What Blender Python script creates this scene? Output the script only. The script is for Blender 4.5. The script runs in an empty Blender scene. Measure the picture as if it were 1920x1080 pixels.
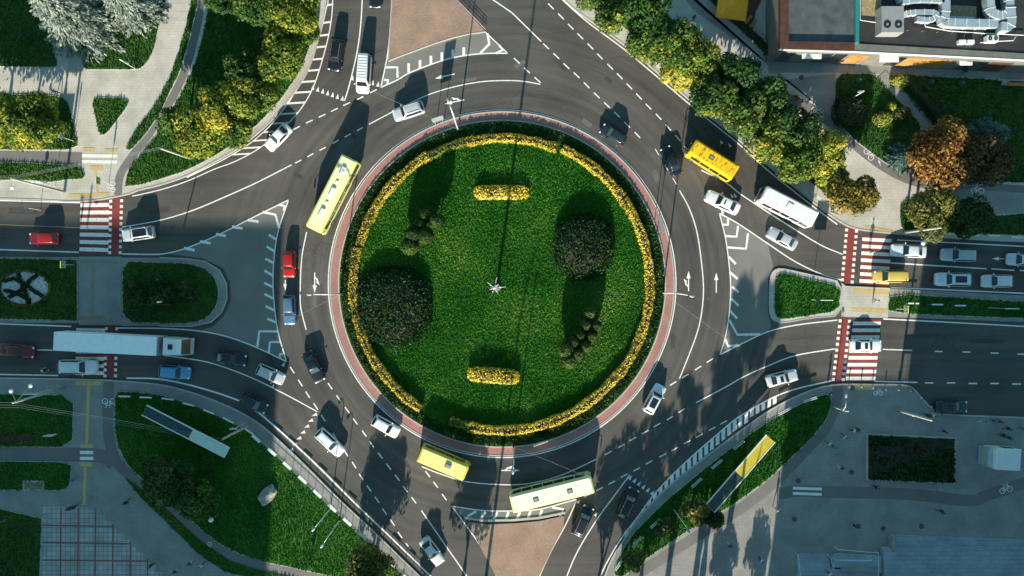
import bpy, bmesh, math, random
import numpy as np
from mathutils import Vector, Matrix
R = math.radians
random.seed(7); rng = np.random.default_rng(7)
C = bpy.context.scene.collection
# ------------------------------------------------------------------ camera, sky, sun
S = 0.075; H = 96.0                      # metres per photo pixel on the ground; camera height
SUN_EL = 19.0; SUN_AZ = 7.5              # shadows fall towards +Y, turned 7.5 degrees to +X
sc = bpy.context.scene
cam = bpy.data.cameras.new('camera'); camo = bpy.data.objects.new('camera', cam); C.objects.link(camo)
camo.location = (0, 0, H); camo.rotation_euler = (0, 0, 0)
cam.sensor_width = 36; cam.lens = 24; cam.clip_end = 3000; cam.clip_start = 0.5
sc.camera = camo
w = bpy.data.worlds.new('World'); sc.world = w; w.use_nodes = True
nt = w.node_tree; bg = nt.nodes['Background']
sky = nt.nodes.new('ShaderNodeTexSky'); sky.sky_type = 'NISHITA'; sky.sun_disc = False
sky.sun_elevation = R(SUN_EL); sky.sun_rotation = R(180 + SUN_AZ)
sky.air_density = 1.0; sky.dust_density = 0.4; sky.ozone_density = 1.6
tint = nt.nodes.new('ShaderNodeMixRGB'); tint.blend_type = 'MULTIPLY'; tint.inputs[0].default_value = 1
tint.inputs[2].default_value = (0.72, 1.08, 0.92, 1)
nt.links.new(sky.outputs[0], tint.inputs[1]); nt.links.new(tint.outputs[0], bg.inputs[0])
bg.inputs[1].default_value = 0.092
sl = bpy.data.lights.new('sun', 'SUN'); sl.energy = 5.0; sl.angle = R(0.5); sl.color = (1.0, 0.90, 0.74)
so = bpy.data.objects.new('sun', sl); C.objects.link(so)
sd = Vector((-math.sin(R(SUN_AZ)) * math.cos(R(SUN_EL)), -math.cos(R(SUN_AZ)) * math.cos(R(SUN_EL)), math.sin(R(SUN_EL))))
so.rotation_euler = sd.to_track_quat('Z', 'Y').to_euler(); so.location = sd * 200
sc.view_settings.view_transform = 'Standard'; sc.view_settings.look = 'None'
sc.view_settings.exposure = 1.1; sc.view_settings.gamma = 1.0

# ------------------------------------------------------------------ helpers
def W(px, py, z=0.0):                    # map position (photo-pixel grid) -> metres at height z
    k = S * (1 - z / H)
    return ((px - 960) * k, (540 - py) * k)
def tag(o, label=None, cat=None, group=None, kind=None):
    if label: o['label'] = label
    if cat: o['category'] = cat
    if group: o['group'] = group
    if kind: o['kind'] = kind
    return o
def empty(name, label, cat, loc=(0, 0, 0), rz=0, group=None):
    o = bpy.data.objects.new(name, None); C.objects.link(o); o.empty_display_size = .3
    o.location = loc; o.rotation_euler = (0, 0, rz)
    return tag(o, label, cat, group)
class MB:
    def __init__(s): s.v = []; s.f = []; s.m = []
    def add(s, vs, fs, mi=0):
        b = len(s.v); s.v += [tuple(p) for p in vs]
        for f in fs: s.f.append(tuple(b + i for i in f)); s.m.append(mi)
        return s
    def box(s, x0, x1, y0, y1, z0, z1, mi=0):
        return s.add([(x0,y0,z0),(x1,y0,z0),(x1,y1,z0),(x0,y1,z0),(x0,y0,z1),(x1,y0,z1),(x1,y1,z1),(x0,y1,z1)],
              [(3,2,1,0),(4,5,6,7),(0,1,5,4),(1,2,6,5),(2,3,7,6),(3,0,4,7)], mi)
    def prism(s, pts, z0, z1, mi=0, bottom=False):
        n = len(pts); a = sum(pts[i][0]*pts[(i+1)%n][1]-pts[(i+1)%n][0]*pts[i][1] for i in range(n))
        if a < 0: pts = pts[::-1]
        vs = [(x,y,z0) for x,y in pts] + [(x,y,z1) for x,y in pts]
        fs = [tuple(range(n, 2*n))] + [(i,(i+1)%n,n+(i+1)%n,n+i) for i in range(n)]
        if bottom: fs.append(tuple(range(n-1,-1,-1)))
        return s.add(vs, fs, mi)
    def flat(s, pts, z, mi=0):
        n = len(pts); a = sum(pts[i][0]*pts[(i+1)%n][1]-pts[(i+1)%n][0]*pts[i][1] for i in range(n))
        if a < 0: pts = pts[::-1]
        return s.add([(x,y,z) for x,y in pts], [tuple(range(n))], mi)
    def tube(s, pts, r, n=8, mi=0):
        pts = [Vector(p) for p in pts]; rs = r if isinstance(r, (list, tuple)) else [r]*len(pts)
        rings = []
        for i, p in enumerate(pts):
            d = (pts[min(i+1, len(pts)-1)] - pts[max(i-1, 0)]).normalized()
            u = d.cross(Vector((0,0,1)));
            if u.length < .01: u = d.cross(Vector((0,1,0)))
            u.normalize(); v = d.cross(u)
            rings.append([p + (u*math.cos(2*math.pi*k/n) + v*math.sin(2*math.pi*k/n))*rs[i] for k in range(n)])
        vs = [q for r_ in rings for q in r_]; fs = []
        for i in range(len(pts)-1):
            for k in range(n): fs.append((i*n+k, (i+1)*n+k, (i+1)*n+(k+1)%n, i*n+(k+1)%n))
        fs.append(tuple(range(n))[::-1] if False else tuple(range(n))); fs.append(tuple(range(len(vs)-n, len(vs)))[::-1])
        return s.add(vs, fs, mi)
    def loft(s, rings, mi=0, cap=True):
        n = len(rings[0]); vs = [q for r_ in rings for q in r_]; fs = []
        for i in range(len(rings)-1):
            for k in range(n): fs.append((i*n+k, i*n+(k+1)%n, (i+1)*n+(k+1)%n, (i+1)*n+k))
        if cap: fs.append(tuple(range(n))[::-1]); fs.append(tuple(range((len(rings)-1)*n, len(rings)*n)))
        return s.add(vs, fs, mi)
    def sphere(s, c, r, n=10, m=6, mi=0, sz=1.0):
        rings = [[(c[0]+r*math.sin(math.pi*(j+.02)/(m+.04))*math.cos(2*math.pi*k/n), c[1]+r*math.sin(math.pi*(j+.02)/(m+.04))*math.sin(2*math.pi*k/n), c[2]-sz*r*math.cos(math.pi*(j+.02)/(m+.04))) for k in range(n)] for j in range(m+1)]
        return s.loft(rings, mi)
    def mesh(s, name, mats, smooth=False, recalc=True):
        me = bpy.data.meshes.new(name); me.from_pydata(s.v, [], s.f)
        for m in mats: me.materials.append(m)
        if len(mats) > 1: me.polygons.foreach_set('material_index', s.m)
        if recalc:
            bm = bmesh.new(); bm.from_mesh(me); bmesh.ops.recalc_face_normals(bm, faces=bm.faces); bm.to_mesh(me); bm.free()
        if smooth: me.polygons.foreach_set('use_smooth', [True]*len(me.polygons))
        me.update(); return me
    def build(s, name, mats, parent=None, smooth=False, recalc=True):
        if not isinstance(mats, (list, tuple)): mats = [mats]
        return link(name, s.mesh(name, mats, smooth, recalc), parent)
def link(name, me, parent=None, loc=None, rot=None, mat=None):
    o = bpy.data.objects.new(name, me); C.objects.link(o)
    if parent: o.parent = parent
    if loc is not None: o.location = loc
    if rot is not None: o.rotation_euler = rot
    if mat is not None:
        o.material_slots[0].link = 'OBJECT'; o.material_slots[0].material = mat
    return o
def nmesh(name, verts, k, mats):         # verts: (n*k,3) array, faces of k verts each
    n = len(verts)//k; me = bpy.data.meshes.new(name)
    me.vertices.add(n*k); me.vertices.foreach_set('co', np.ascontiguousarray(verts, dtype=np.float32).ravel())
    me.loops.add(n*k); me.loops.foreach_set('vertex_index', np.arange(n*k, dtype=np.int32))
    me.polygons.add(n); me.polygons.foreach_set('loop_start', np.arange(0, n*k, k, dtype=np.int32))
    me.polygons.foreach_set('loop_total', np.full(n, k, dtype=np.int32))
    for m in mats: me.materials.append(m)
    me.update(calc_edges=True); me.validate(); return me
def catmull(pts, sub=6, closed=False):
    P = [Vector((p[0], p[1])) for p in pts]; n = len(P)
    if n < 3: return [tuple(p) for p in P]
    out = []
    for i in range(n if closed else n-1):
        p0 = P[(i-1) % n] if closed or i > 0 else P[0]*2-P[1]
        p1, p2 = P[i], P[(i+1) % n]
        p3 = P[(i+2) % n] if closed or i+2 < n else P[-1]*2-P[-2]
        for k in range(sub):
            t = k/sub
            q = 0.5*((2*p1)+(-p0+p2)*t+(2*p0-5*p1+4*p2-p3)*t*t+(-p0+3*p1-3*p2+p3)*t**3)
            out.append((q.x, q.y))
    if not closed: out.append(tuple(P[-1]))
    return out
def chaikin(pts, it=2, c=.22):
    for _ in range(it):
        o = []
        for i in range(len(pts)):
            a, b = pts[i], pts[(i+1) % len(pts)]
            o += [(a[0]+(b[0]-a[0])*c, a[1]+(b[1]-a[1])*c), (a[0]+(b[0]-a[0])*(1-c), a[1]+(b[1]-a[1])*(1-c))]
        pts = o
    return pts
def offs(pts, d, closed=False):
    out = []; n = len(pts)
    for i in range(n):
        a = pts[(i-1) % n] if closed or i > 0 else pts[0]; b = pts[(i+1) % n] if closed or i < n-1 else pts[-1]
        dx, dy = b[0]-a[0], b[1]-a[1]; l = math.hypot(dx, dy) or 1
        out.append((pts[i][0]-dy/l*d, pts[i][1]+dx/l*d))
    return out

# ------------------------------------------------------------------ materials
def newmat(name):
    m = bpy.data.materials.new(name); m.use_nodes = True
    return m, m.node_tree, m.node_tree.nodes['Principled BSDF']
def N(t, ty, **kw):
    n = t.nodes.new(ty)
    for k, v in kw.items(): setattr(n, k, v)
    return n
def noise(t, scale, detail=4, vec=None, rough=.55):
    n = N(t, 'ShaderNodeTexNoise'); n.inputs['Scale'].default_value = scale; n.inputs['Detail'].default_value = detail
    n.inputs['Roughness'].default_value = rough
    if vec: t.links.new(vec, n.inputs['Vector'])
    return n.outputs['Fac']
def ramp(t, fac, stops, interp='LINEAR'):
    r = N(t, 'ShaderNodeValToRGB'); r.color_ramp.interpolation = interp
    while len(r.color_ramp.elements) < len(stops): r.color_ramp.elements.new(.5)
    for e, (p, c) in zip(r.color_ramp.elements, stops): e.position = p; e.color = (*c, 1) if len(c) == 3 else c
    t.links.new(fac, r.inputs[0]); return r.outputs[0]
def mix(t, a, b, fac, mode='MIX'):
    n = N(t, 'ShaderNodeMixRGB', blend_type=mode)
    for i, x in ((0, fac), (1, a), (2, b)):
        if isinstance(x, (int, float)): n.inputs[i].default_value = x
        elif isinstance(x, tuple): n.inputs[i].default_value = (*x, 1)
        else: t.links.new(x, n.inputs[i])
    return n.outputs[0]
def bump(t, b, h, strength=.3, dist=.05):
    n = N(t, 'ShaderNodeBump'); n.inputs['Strength'].default_value = strength; n.inputs['Distance'].default_value = dist
    t.links.new(h, n.inputs['Height']); t.links.new(n.outputs[0], b.inputs['Normal'])
def pos(t): return N(t, 'ShaderNodeNewGeometry').outputs['Position']
def math_(t, op, a, b=None):
    n = N(t, 'ShaderNodeMath', operation=op)
    for i, x in enumerate((a, b)):
        if x is None: continue
        if isinstance(x, (int, float)): n.inputs[i].default_value = x
        else: t.links.new(x, n.inputs[i])
    return n.outputs[0]
def surf(name, c1, c2, scale=.5, fine=12, rough=.85, bmp=.3, f2=.25, metal=0, bd=.02):
    m, t, b = newmat(name); p = pos(t)
    a = ramp(t, noise(t, scale, 5, p), [(.3, c1), (.7, c2)])
    f = ramp(t, noise(t, fine, 3, p), [(.25, (1-f2,)*3), (.75, (1+f2*.6,)*3)])
    t.links.new(mix(t, a, f, 1.0, 'MULTIPLY'), b.inputs['Base Color'])
    b.inputs['Roughness'].default_value = rough; b.inputs['Metallic'].default_value = metal
    if bmp: bump(t, b, noise(t, fine*1.5, 3, p), bmp, bd)
    return m
def paint(name, c, rough=.3, metal=0.0, coat=.5):
    m, t, b = newmat(name)
    tc = N(t, 'ShaderNodeTexCoord').outputs['Object']
    d = ramp(t, noise(t, 1.6, 6, tc, .7), [(.3, tuple(x*.84 for x in c)), (.48, tuple(x*.97 for x in c)), (.65, c)])
    t.links.new(d, b.inputs['Base Color'])
    r = ramp(t, noise(t, 6.0, 3, tc), [(.3, (rough,)*3), (.75, (min(1, rough+.15),)*3)])
    t.links.new(r, b.inputs['Roughness'])
    b.inputs['Metallic'].default_value = metal; b.inputs['Coat Weight'].default_value = coat
    b.inputs['Coat Roughness'].default_value = .08
    return m
# asphalt with tyre-polished bands that run round the junction
CX, CY = W(941.5, 532)
def asphalt(name, c1, c2, ring=True):
    m, t, b = newmat(name); p = pos(t)
    sep = N(t, 'ShaderNodeSeparateXYZ'); t.links.new(p, sep.inputs[0])
    dx = math_(t, 'SUBTRACT', sep.outputs[0], CX); dy = math_(t, 'SUBTRACT', sep.outputs[1], CY)
    r = math_(t, 'SQRT', math_(t, 'ADD', math_(t, 'MULTIPLY', dx, dx), math_(t, 'MULTIPLY', dy, dy)))
    th = math_(t, 'ARCTAN2', dy, dx)
    cmb = N(t, 'ShaderNodeCombineXYZ'); t.links.new(math_(t, 'MULTIPLY', r, .8), cmb.inputs[0]); t.links.new(math_(t, 'MULTIPLY', th, 1.3), cmb.inputs[1])
    streak = ramp(t, noise(t, 1.0, 5, cmb.outputs[0], .65), [(.3, (.6, .6, .61)), (.5, (1, 1, 1)), (.72, (1.4, 1.36, 1.3))])
    near = ramp(t, math_(t, 'DIVIDE', r, 60.0), [(.55, (1, 1, 1)), (.72, (0, 0, 0))])
    mp = N(t, 'ShaderNodeMapping'); t.links.new(p, mp.inputs[0]); mp.inputs['Scale'].default_value = (.05, 1.1, 1)
    lane = ramp(t, noise(t, 1.0, 4, mp.outputs[0]), [(.3, (.75, .75, .76)), (.7, (1.22, 1.2, 1.17))])
    st = mix(t, lane, streak, near)
    a = ramp(t, noise(t, .09, 5, p), [(.32, c1), (.68, c2)])
    a = mix(t, a, st, 1.0, 'MULTIPLY')
    f = ramp(t, noise(t, 9, 3, p), [(.25, (.82,)*3), (.75, (1.15,)*3)])
    a = mix(t, a, f, 1.0, 'MULTIPLY')
    # sealed seams and hairline cracks
    wv = N(t, 'ShaderNodeMixRGB'); wv.inputs[0].default_value = .04
    nz = N(t, 'ShaderNodeTexNoise'); nz.inputs['Scale'].default_value = .35; t.links.new(p, nz.inputs['Vector'])
    vm = N(t, 'ShaderNodeVectorMath', operation='MULTIPLY_ADD'); t.links.new(nz.outputs['Color'], vm.inputs[0]); vm.inputs[1].default_value = (3, 3, 3); t.links.new(p, vm.inputs[2])
    vo = N(t, 'ShaderNodeTexVoronoi', feature='DISTANCE_TO_EDGE'); vo.inputs['Scale'].default_value = .11; t.links.new(vm.outputs[0], vo.inputs['Vector'])
    crack = ramp(t, vo.outputs['Distance'], [(.0, (.5, .5, .5)), (.008, (1, 1, 1))])
    cm = ramp(t, noise(t, .07, 2, p), [(.5, (0, 0, 0)), (.6, (1, 1, 1))])
    a = mix(t, a, crack, cm, 'MULTIPLY')
    t.links.new(a, b.inputs['Base Color']); b.inputs['Roughness'].default_value = .82
    bump(t, b, noise(t, 14, 3, p), .35, .012)
    return m
def leafmat(name, stops, clump=.35, trans=.25, rough=.55):
    m, t, b = newmat(name)
    g = N(t, 'ShaderNodeNewGeometry')
    oi = N(t, 'ShaderNodeObjectInfo')
    n = noise(t, clump, 3, g.outputs['Position'])
    f = math_(t, 'ADD', math_(t, 'MULTIPLY', g.outputs['Random Per Island'], .5), math_(t, 'MULTIPLY', math_(t, 'SUBTRACT', n, .5), 1.7))
    f = math_(t, 'ADD', math_(t, 'ADD', f, .25), math_(t, 'MULTIPLY', math_(t, 'SUBTRACT', oi.outputs['Random'], .5), .3))
    col = ramp(t, f, stops)
    t.links.new(col, b.inputs['Base Color']); b.inputs['Roughness'].default_value = rough
    b.inputs['Specular IOR Level'].default_value = .12
    tr = N(t, 'ShaderNodeBsdfTranslucent'); t.links.new(col, tr.inputs[0])
    ms = N(t, 'ShaderNodeMixShader'); ms.inputs[0].default_value = trans
    t.links.new(b.outputs[0], ms.inputs[1]); t.links.new(tr.outputs[0], ms.inputs[2])
    t.links.new(ms.outputs[0], t.nodes['Material Output'].inputs[0])
    return m
def grid(name, c1, c2, sx, sy, joint=(.12, .12, .12), mort=.03, off=.5, rot=0.0):
    m, t, b = newmat(name); p = pos(t)
    mp = N(t, 'ShaderNodeMapping'); t.links.new(p, mp.inputs[0]); mp.inputs['Rotation'].default_value = (0, 0, rot)
    br = N(t, 'ShaderNodeTexBrick'); br.offset = off; br.inputs['Scale'].default_value = 1
    br.inputs['Brick Width'].default_value = sx; br.inputs['Row Height'].default_value = sy
    br.inputs['Mortar Size'].default_value = mort; br.inputs['Mortar Smooth'].default_value = .3
    br.inputs['Color1'].default_value = (*c1, 1); br.inputs['Color2'].default_value = (*c2, 1); br.inputs['Mortar'].default_value = (*joint, 1)
    t.links.new(mp.outputs[0], br.inputs['Vector'])
    f = ramp(t, noise(t, .35, 5, p), [(.3, (.8,)*3), (.7, (1.12,)*3)])
    f2 = ramp(t, noise(t, 8, 3, p), [(.3, (.85,)*3), (.7, (1.1,)*3)])
    t.links.new(mix(t, mix(t, br.outputs[0], f, 1.0, 'MULTIPLY'), f2, 1.0, 'MULTIPLY'), b.inputs['Base Color'])
    b.inputs['Roughness'].default_value = .85
    bump(t, b, noise(t, 12, 2, p), .25, .01)
    return m
M = {}
M['asphalt'] = asphalt('asphalt', (.056, .053, .049), (.100, .093, .084))
M['asphalt_path'] = surf('path_asphalt', (.15, .14, .135), (.19, .18, .17), .3, 10, .85, .2, .12)
M['island'] = surf('island_asphalt', (.17, .165, .15), (.225, .215, .195), .25, 10, .85, .2, .15)
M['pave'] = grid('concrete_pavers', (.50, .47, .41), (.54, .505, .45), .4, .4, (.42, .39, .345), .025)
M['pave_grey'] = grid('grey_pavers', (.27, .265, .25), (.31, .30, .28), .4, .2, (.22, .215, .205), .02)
M['tiles'] = grid('square_tiles', (.36, .35, .34), (.46, .44, .42), .66, .66, (.15, .15, .15), .035, off=0)
M['tile_red'] = surf('red_tile_strip', (.22, .09, .08), (.28, .12, .1), .8, 8)
M['brick'] = grid('pink_brick_paving', (.34, .215, .155), (.44, .29, .215), .24, .12, (.24, .17, .125), .02)
M['redpave'] = surf('worn_red_paving', (.33, .15, .13), (.42, .21, .18), .5, 8, .85, .25, .2)
M['redpaint'] = surf('red_road_paint', (.20, .032, .026), (.29, .055, .042), .8, 9, .8, .2, .35)
def paintmat(name, c, wear=.3):
    m, t, b = newmat(name); p = pos(t)
    f = ramp(t, noise(t, 3.5, 6, p, .7), [(.30, tuple(x*(1-wear)*.5 for x in c)), (.43, tuple(x*.88 for x in c)), (.7, c)])
    t.links.new(f, b.inputs['Base Color']); b.inputs['Roughness'].default_value = .7
    return m
M['white'] = paintmat('white_road_paint', (.88, .87, .82), .4)
M['yellowpaint'] = paintmat('yellow_tactile_paving', (.58, .42, .16), .3)
M['yellowline'] = paintmat('faded_yellow_line', (.42, .33, .14), .4)
M['brownpave'] = surf('brown_tactile_paving', (.24, .21, .15), (.30, .26, .18), .8, 8)
M['kerb'] = surf('kerb_concrete', (.40, .385, .35), (.50, .48, .44), .6, 6, .85, .2, .2)
M['grass'] = surf('lawn_grass', (.014, .085, .005), (.045, .15, .010), .28, 7, .9, 1.0, .5, bd=.12)
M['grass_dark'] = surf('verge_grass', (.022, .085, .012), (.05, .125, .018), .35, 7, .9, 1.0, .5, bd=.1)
M['soil'] = surf('dark_soil', (.035, .028, .02), (.07, .055, .04), 1.2, 9, .95, .8, .4, bd=.08)
M['gravel'] = surf('pale_gravel', (.6, .6, .6), (.78, .78, .77), 1.5, 14, .9, .8, .35)
M['darkstone'] = surf('dark_edge', (.06, .06, .06), (.1, .1, .1), 1, 8)
M['glass'] = paint('car_glass', (.012, .018, .024), .06, 0, 1.0)
M['rubber'] = surf('tyre_rubber', (.015, .015, .016), (.03, .03, .03), 3, 20, .8)
M['rim'] = paint('wheel_rim', (.45, .46, .48), .35, .8)
M['chrome'] = paint('bright_trim', (.7, .7, .7), .2, .7)
M['headl'] = paint('headlight_glass', (.75, .78, .8), .1)
M['taill'] = paint('taillight_red', (.4, .01, .01), .2)
M['black'] = paint('black_plastic', (.015, .016, .018), .5, 0, .1)
M['steel'] = surf('galvanised_steel', (.38, .40, .41), (.5, .52, .53), 1, 8, .45, .1, .2, .4)
M['whitemetal'] = paint('white_painted_metal', (.72, .73, .72), .45, 0, .2)
M['greymetal'] = paint('grey_painted_metal', (.30, .31, .32), .5, .2, .2)
M['pole'] = surf('concrete_pole', (.34, .33, .30), (.46, .45, .41), 1.5, 10)
M['rust'] = surf('rusty_metal', (.16, .07, .035), (.3, .13, .06), 2, 10)
M['bark'] = surf('tree_bark', (.07, .05, .035), (.13, .10, .07), 2, 14, .95, .8, .4)
M['blue_sign'] = paint('blue_sign_face', (.03, .14, .42), .4)
M['lime'] = paint('yellow_green_sign_border', (.62, .72, .12), .4)
M['tar'] = surf('roof_tar', (.016, .018, .02), (.035, .036, .038), .5, 8, .8, .3, .3)
M['roofgravel'] = surf('ochre_roof_gravel', (.22, .17, .08), (.42, .33, .18), 3, 16, .9, .6, .4)
M['duct'] = surf('galvanised_duct', (.42, .50, .54), (.55, .62, .66), 1, 6, .4, .1, .15, .5)
M['teal'] = paint('teal_trim', (.02, .20, .20), .5)
M['wood'] = surf('orange_wood', (.32, .13, .04), (.5, .24, .07), 1, 8, .6)
M['brownwood'] = surf('brown_wood', (.05, .024, .016), (.11, .042, .024), 1.5, 10, .6)
M['concrete'] = surf('grey_concrete', (.22, .22, .21), (.30, .30, .29), .6, 8)
M['slab'] = grid('stone_slabs', (.28, .33, .38), (.33, .38, .43), 1.2, .6, (.2, .23, .26), .02)
M['wallg'] = surf('darkened_grey_wall', (.12, .125, .11), (.17, .175, .15), .7, 6)  # darkened so the shade missing on the shop facade sits in the colour
M['skin'] = surf('skin', (.45, .26, .18), (.55, .33, .24), 4, 20, .6, 0)
M['hair'] = surf('dark_hair', (.02, .014, .01), (.05, .03, .02), 8, 30, .6)
M['stone'] = surf('grey_boulder', (.22, .22, .21), (.42, .42, .39), 1.4, 5, .9, .8, .4, bd=.1)
M['umb'] = surf('orange_canvas', (.88, .32, .01), (.95, .38, .015), 2, 10, .8, .1, .1)
M['shelter_y'] = surf('mustard_roof_sheet', (.48, .36, .02), (.58, .46, .04), 1, 8, .5, .1, .15)
M['shelter_g'] = surf('pale_green_roof_sheet', (.48, .60, .52), (.58, .70, .62), 1, 8, .5, .1, .1)
mg, tg, bg_ = newmat('tinted_glass'); bg_.inputs['Base Color'].default_value = (.05, .09, .09, 1); bg_.inputs['Roughness'].default_value = .1; bg_.inputs['Alpha'].default_value = .55
M['tglass'] = mg
m_, t_, b_ = newmat('rust_patched_yellow_roof'); tc_ = N(t_, 'ShaderNodeTexCoord').outputs['Object']
mp_ = N(t_, 'ShaderNodeMapping'); mp_.inputs['Scale'].default_value = (3.2, 1.0, 1); t_.links.new(tc_, mp_.inputs[0])
t_.links.new(ramp(t_, noise(t_, 1.5, 5, mp_.outputs[0], .7), [(.50, (.86, .55, .0)), (.58, (.42, .2, .03)), (.66, (.20, .09, .03))]), b_.inputs['Base Color']); b_.inputs['Roughness'].default_value = .6
M['rustroof'] = m_
_pc = {}
def cpaint(c, rough=.3, metal=.2):
    k = (c, rough)
    if k not in _pc: _pc[k] = paint('paint_%d' % len(_pc), c, rough, metal)
    return _pc[k]
_cc = {}
def cloth(c):
    if c not in _cc: _cc[c] = surf('cloth_%d' % len(_cc), tuple(x*.85 for x in c), c, 6, 30, .9, 0)
    return _cc[c]

# ------------------------------------------------------------------ ground and paving
def Wp(pts, z=0): return [W(x, y, z) for x, y in pts]
g = MB(); g.flat([(-900, -900), (900, -900), (900, 900), (-900, 900)], 0)
tag(g.build('ground', M['asphalt']), kind='structure')
def slab(name, pts, mat, z, it=0, z0=0.0, kerb=False, kw=2.2):
    if it: pts = chaikin(pts, it)
    q = MB(); q.prism(Wp(pts), z0, z); o = tag(q.build(name, mat), kind='structure')
    return pts
NW = [(-500,373),(0,373),(148,378),(232,366),(262,356),(300,347),(350,330),(400,305),(450,276),(500,235),(540,190),(570,146),(588,105),(603,50),(612,0),(620,-80),(625,-320),(-500,-320)]
SW = [(-500,707),(0,709),(140,711),(220,714),(300,721),(350,733),(400,750),(450,772),(490,797),(530,832),(580,880),(640,940),(700,996),(760,1054),(790,1083),(860,1150),(960,1400),(-500,1400)]
SE = [(1075,1400),(1110,1160),(1132,1085),(1150,1042),(1172,1008),(1205,962),(1250,915),(1300,874),(1350,836),(1400,799),(1445,768),(1500,740),(1560,722),(1640,721),(1700,723),(1722,740),(1752,771),(1775,777),(1920,783),(2420,800),(2420,1400)]
NE = [(985,-80),(1062,4),(1105,38),(1167,82),(1230,134),(1265,164),(1320,210),(1380,258),(1440,310),(1522,377),(1572,414),(1610,430),(1680,438),(1750,444),(1920,453),(2420,470),(2420,-320),(740,-320)]
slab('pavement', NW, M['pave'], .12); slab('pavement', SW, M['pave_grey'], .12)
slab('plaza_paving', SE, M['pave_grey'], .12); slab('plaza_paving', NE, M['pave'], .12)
kb = MB()
def kerbline(pts, wpx=2.4, z=.15, closed=False, mb=None):
    a = offs(pts, wpx/2, closed); b = offs(pts, -wpx/2, closed); n = len(pts)
    A, B = Wp(a), Wp(b); mb = mb or kb
    rng_ = range(n if closed else n-1)
    for i in rng_:
        j = (i+1) % n
        vs = [(*A[i], 0.01), (*A[j], 0.01), (*B[j], 0.01), (*B[i], 0.01), (*A[i], z), (*A[j], z), (*B[j], z), (*B[i], z)]
        mb.add(vs, [(4, 5, 6, 7), (0, 1, 5, 4), (2, 3, 7, 6)])
for P in (NW[:-2], SW[:-2], SE[:-1], NE[:-2]): kerbline(catmull(P, 4), 2.6, .155)
# median refuges
slab('median_island', [(-500,479),(148,482),(148,606),(-500,600)], M['pave_grey'], .12)
slab('median_island', [(148.5,481),(229,481),(229,610),(148.5,609)], M['pave_grey'], .13)
ISL2 = [(229.5,483),(300,483),(352,485),(385,490),(412,507),(425,532),(426,560),(416,586),(396,604),(360,612),(300,611),(229.5,611)]
slab('median_island', ISL2, M['pave_grey'], .12); kerbline(ISL2[1:-1], 2, .15)
ISLR = [(1443,520),(1450,507),(1463,503),(1500,511),(1540,520),(1577,529),(1577,592),(1520,596),(1465,606),(1448,600),(1442,585)]
slab('median_island', chaikin(ISLR, 1), M['pave'], .12); kerbline(chaikin(ISLR, 1), 2, .15, True)
slab('median_island', [(1577.5,530),(1585,536),(1668,540),(1664,596),(1577.5,594)], M['pave'], .13)
slab('median_island', [(1668.5,541),(1920,554),(2420,575),(2420,615),(1920,604),(1664.5,594)], M['pave_grey'], .12)
# brick deltas and hatched deltas
slab('brick_island', [(735.5,-60),(800,-60),(853,-2),(911,60),(880,64),(850,71),(815,82),(780,95),(750,106),(728,115),(731,62)], M['brick'], .11)
kerbline([(911,60),(880,64),(850,71),(815,82),(780,95),(750,106),(728,115)], 1.8, .14); kerbline([(735,-60),(735,0),(731,62),(728,113)], 1.8, .14)
slab('brick_island', [(876,978),(915,983),(965,981),(1010,977),(1058,967),(1056,990),(1035,1030),(1011,1080),(990,1150),(958,1150),(932,1083),(905,1033)], M['brick'], .11)
kerbline([(870,970),(905,976),(960,975),(1010,971),(1060,961)], 4, .12); 
q = MB()
q.flat(Wp([(714,163),(727,116),(750,107),(780,96),(815,83),(850,72),(880,65),(911,61),(952,100),(917,100),(880,103),(842,110),(805,122),(767,137),(745,150)]), .006)
q.flat(Wp([(847,949),(905,957),(960,958),(1010,955),(1060,942),(1082,936),(1060,965),(1010,971),(960,975),(905,976),(868,969)]), .006)
q.flat(Wp([(1349,400),(1385,420),(1440,458),(1450,500),(1440,520),(1440,590),(1446,610),(1440,622),(1400,640),(1350,665),(1360,632),(1367,590),(1370,540),(1367,495),(1360,445)]), .006)
q.flat(Wp([(541,375),(480,405),(410,440),(350,465),(312,475),(380,485),(418,502),(432,530),(433,565),(420,592),(400,612),(375,620),(425,631),(480,651),(537,678),(520,615),(512,540),(514,482),(522,432)]), .006)
tag(q.build('traffic_island', M['island']), kind='structure')
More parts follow.
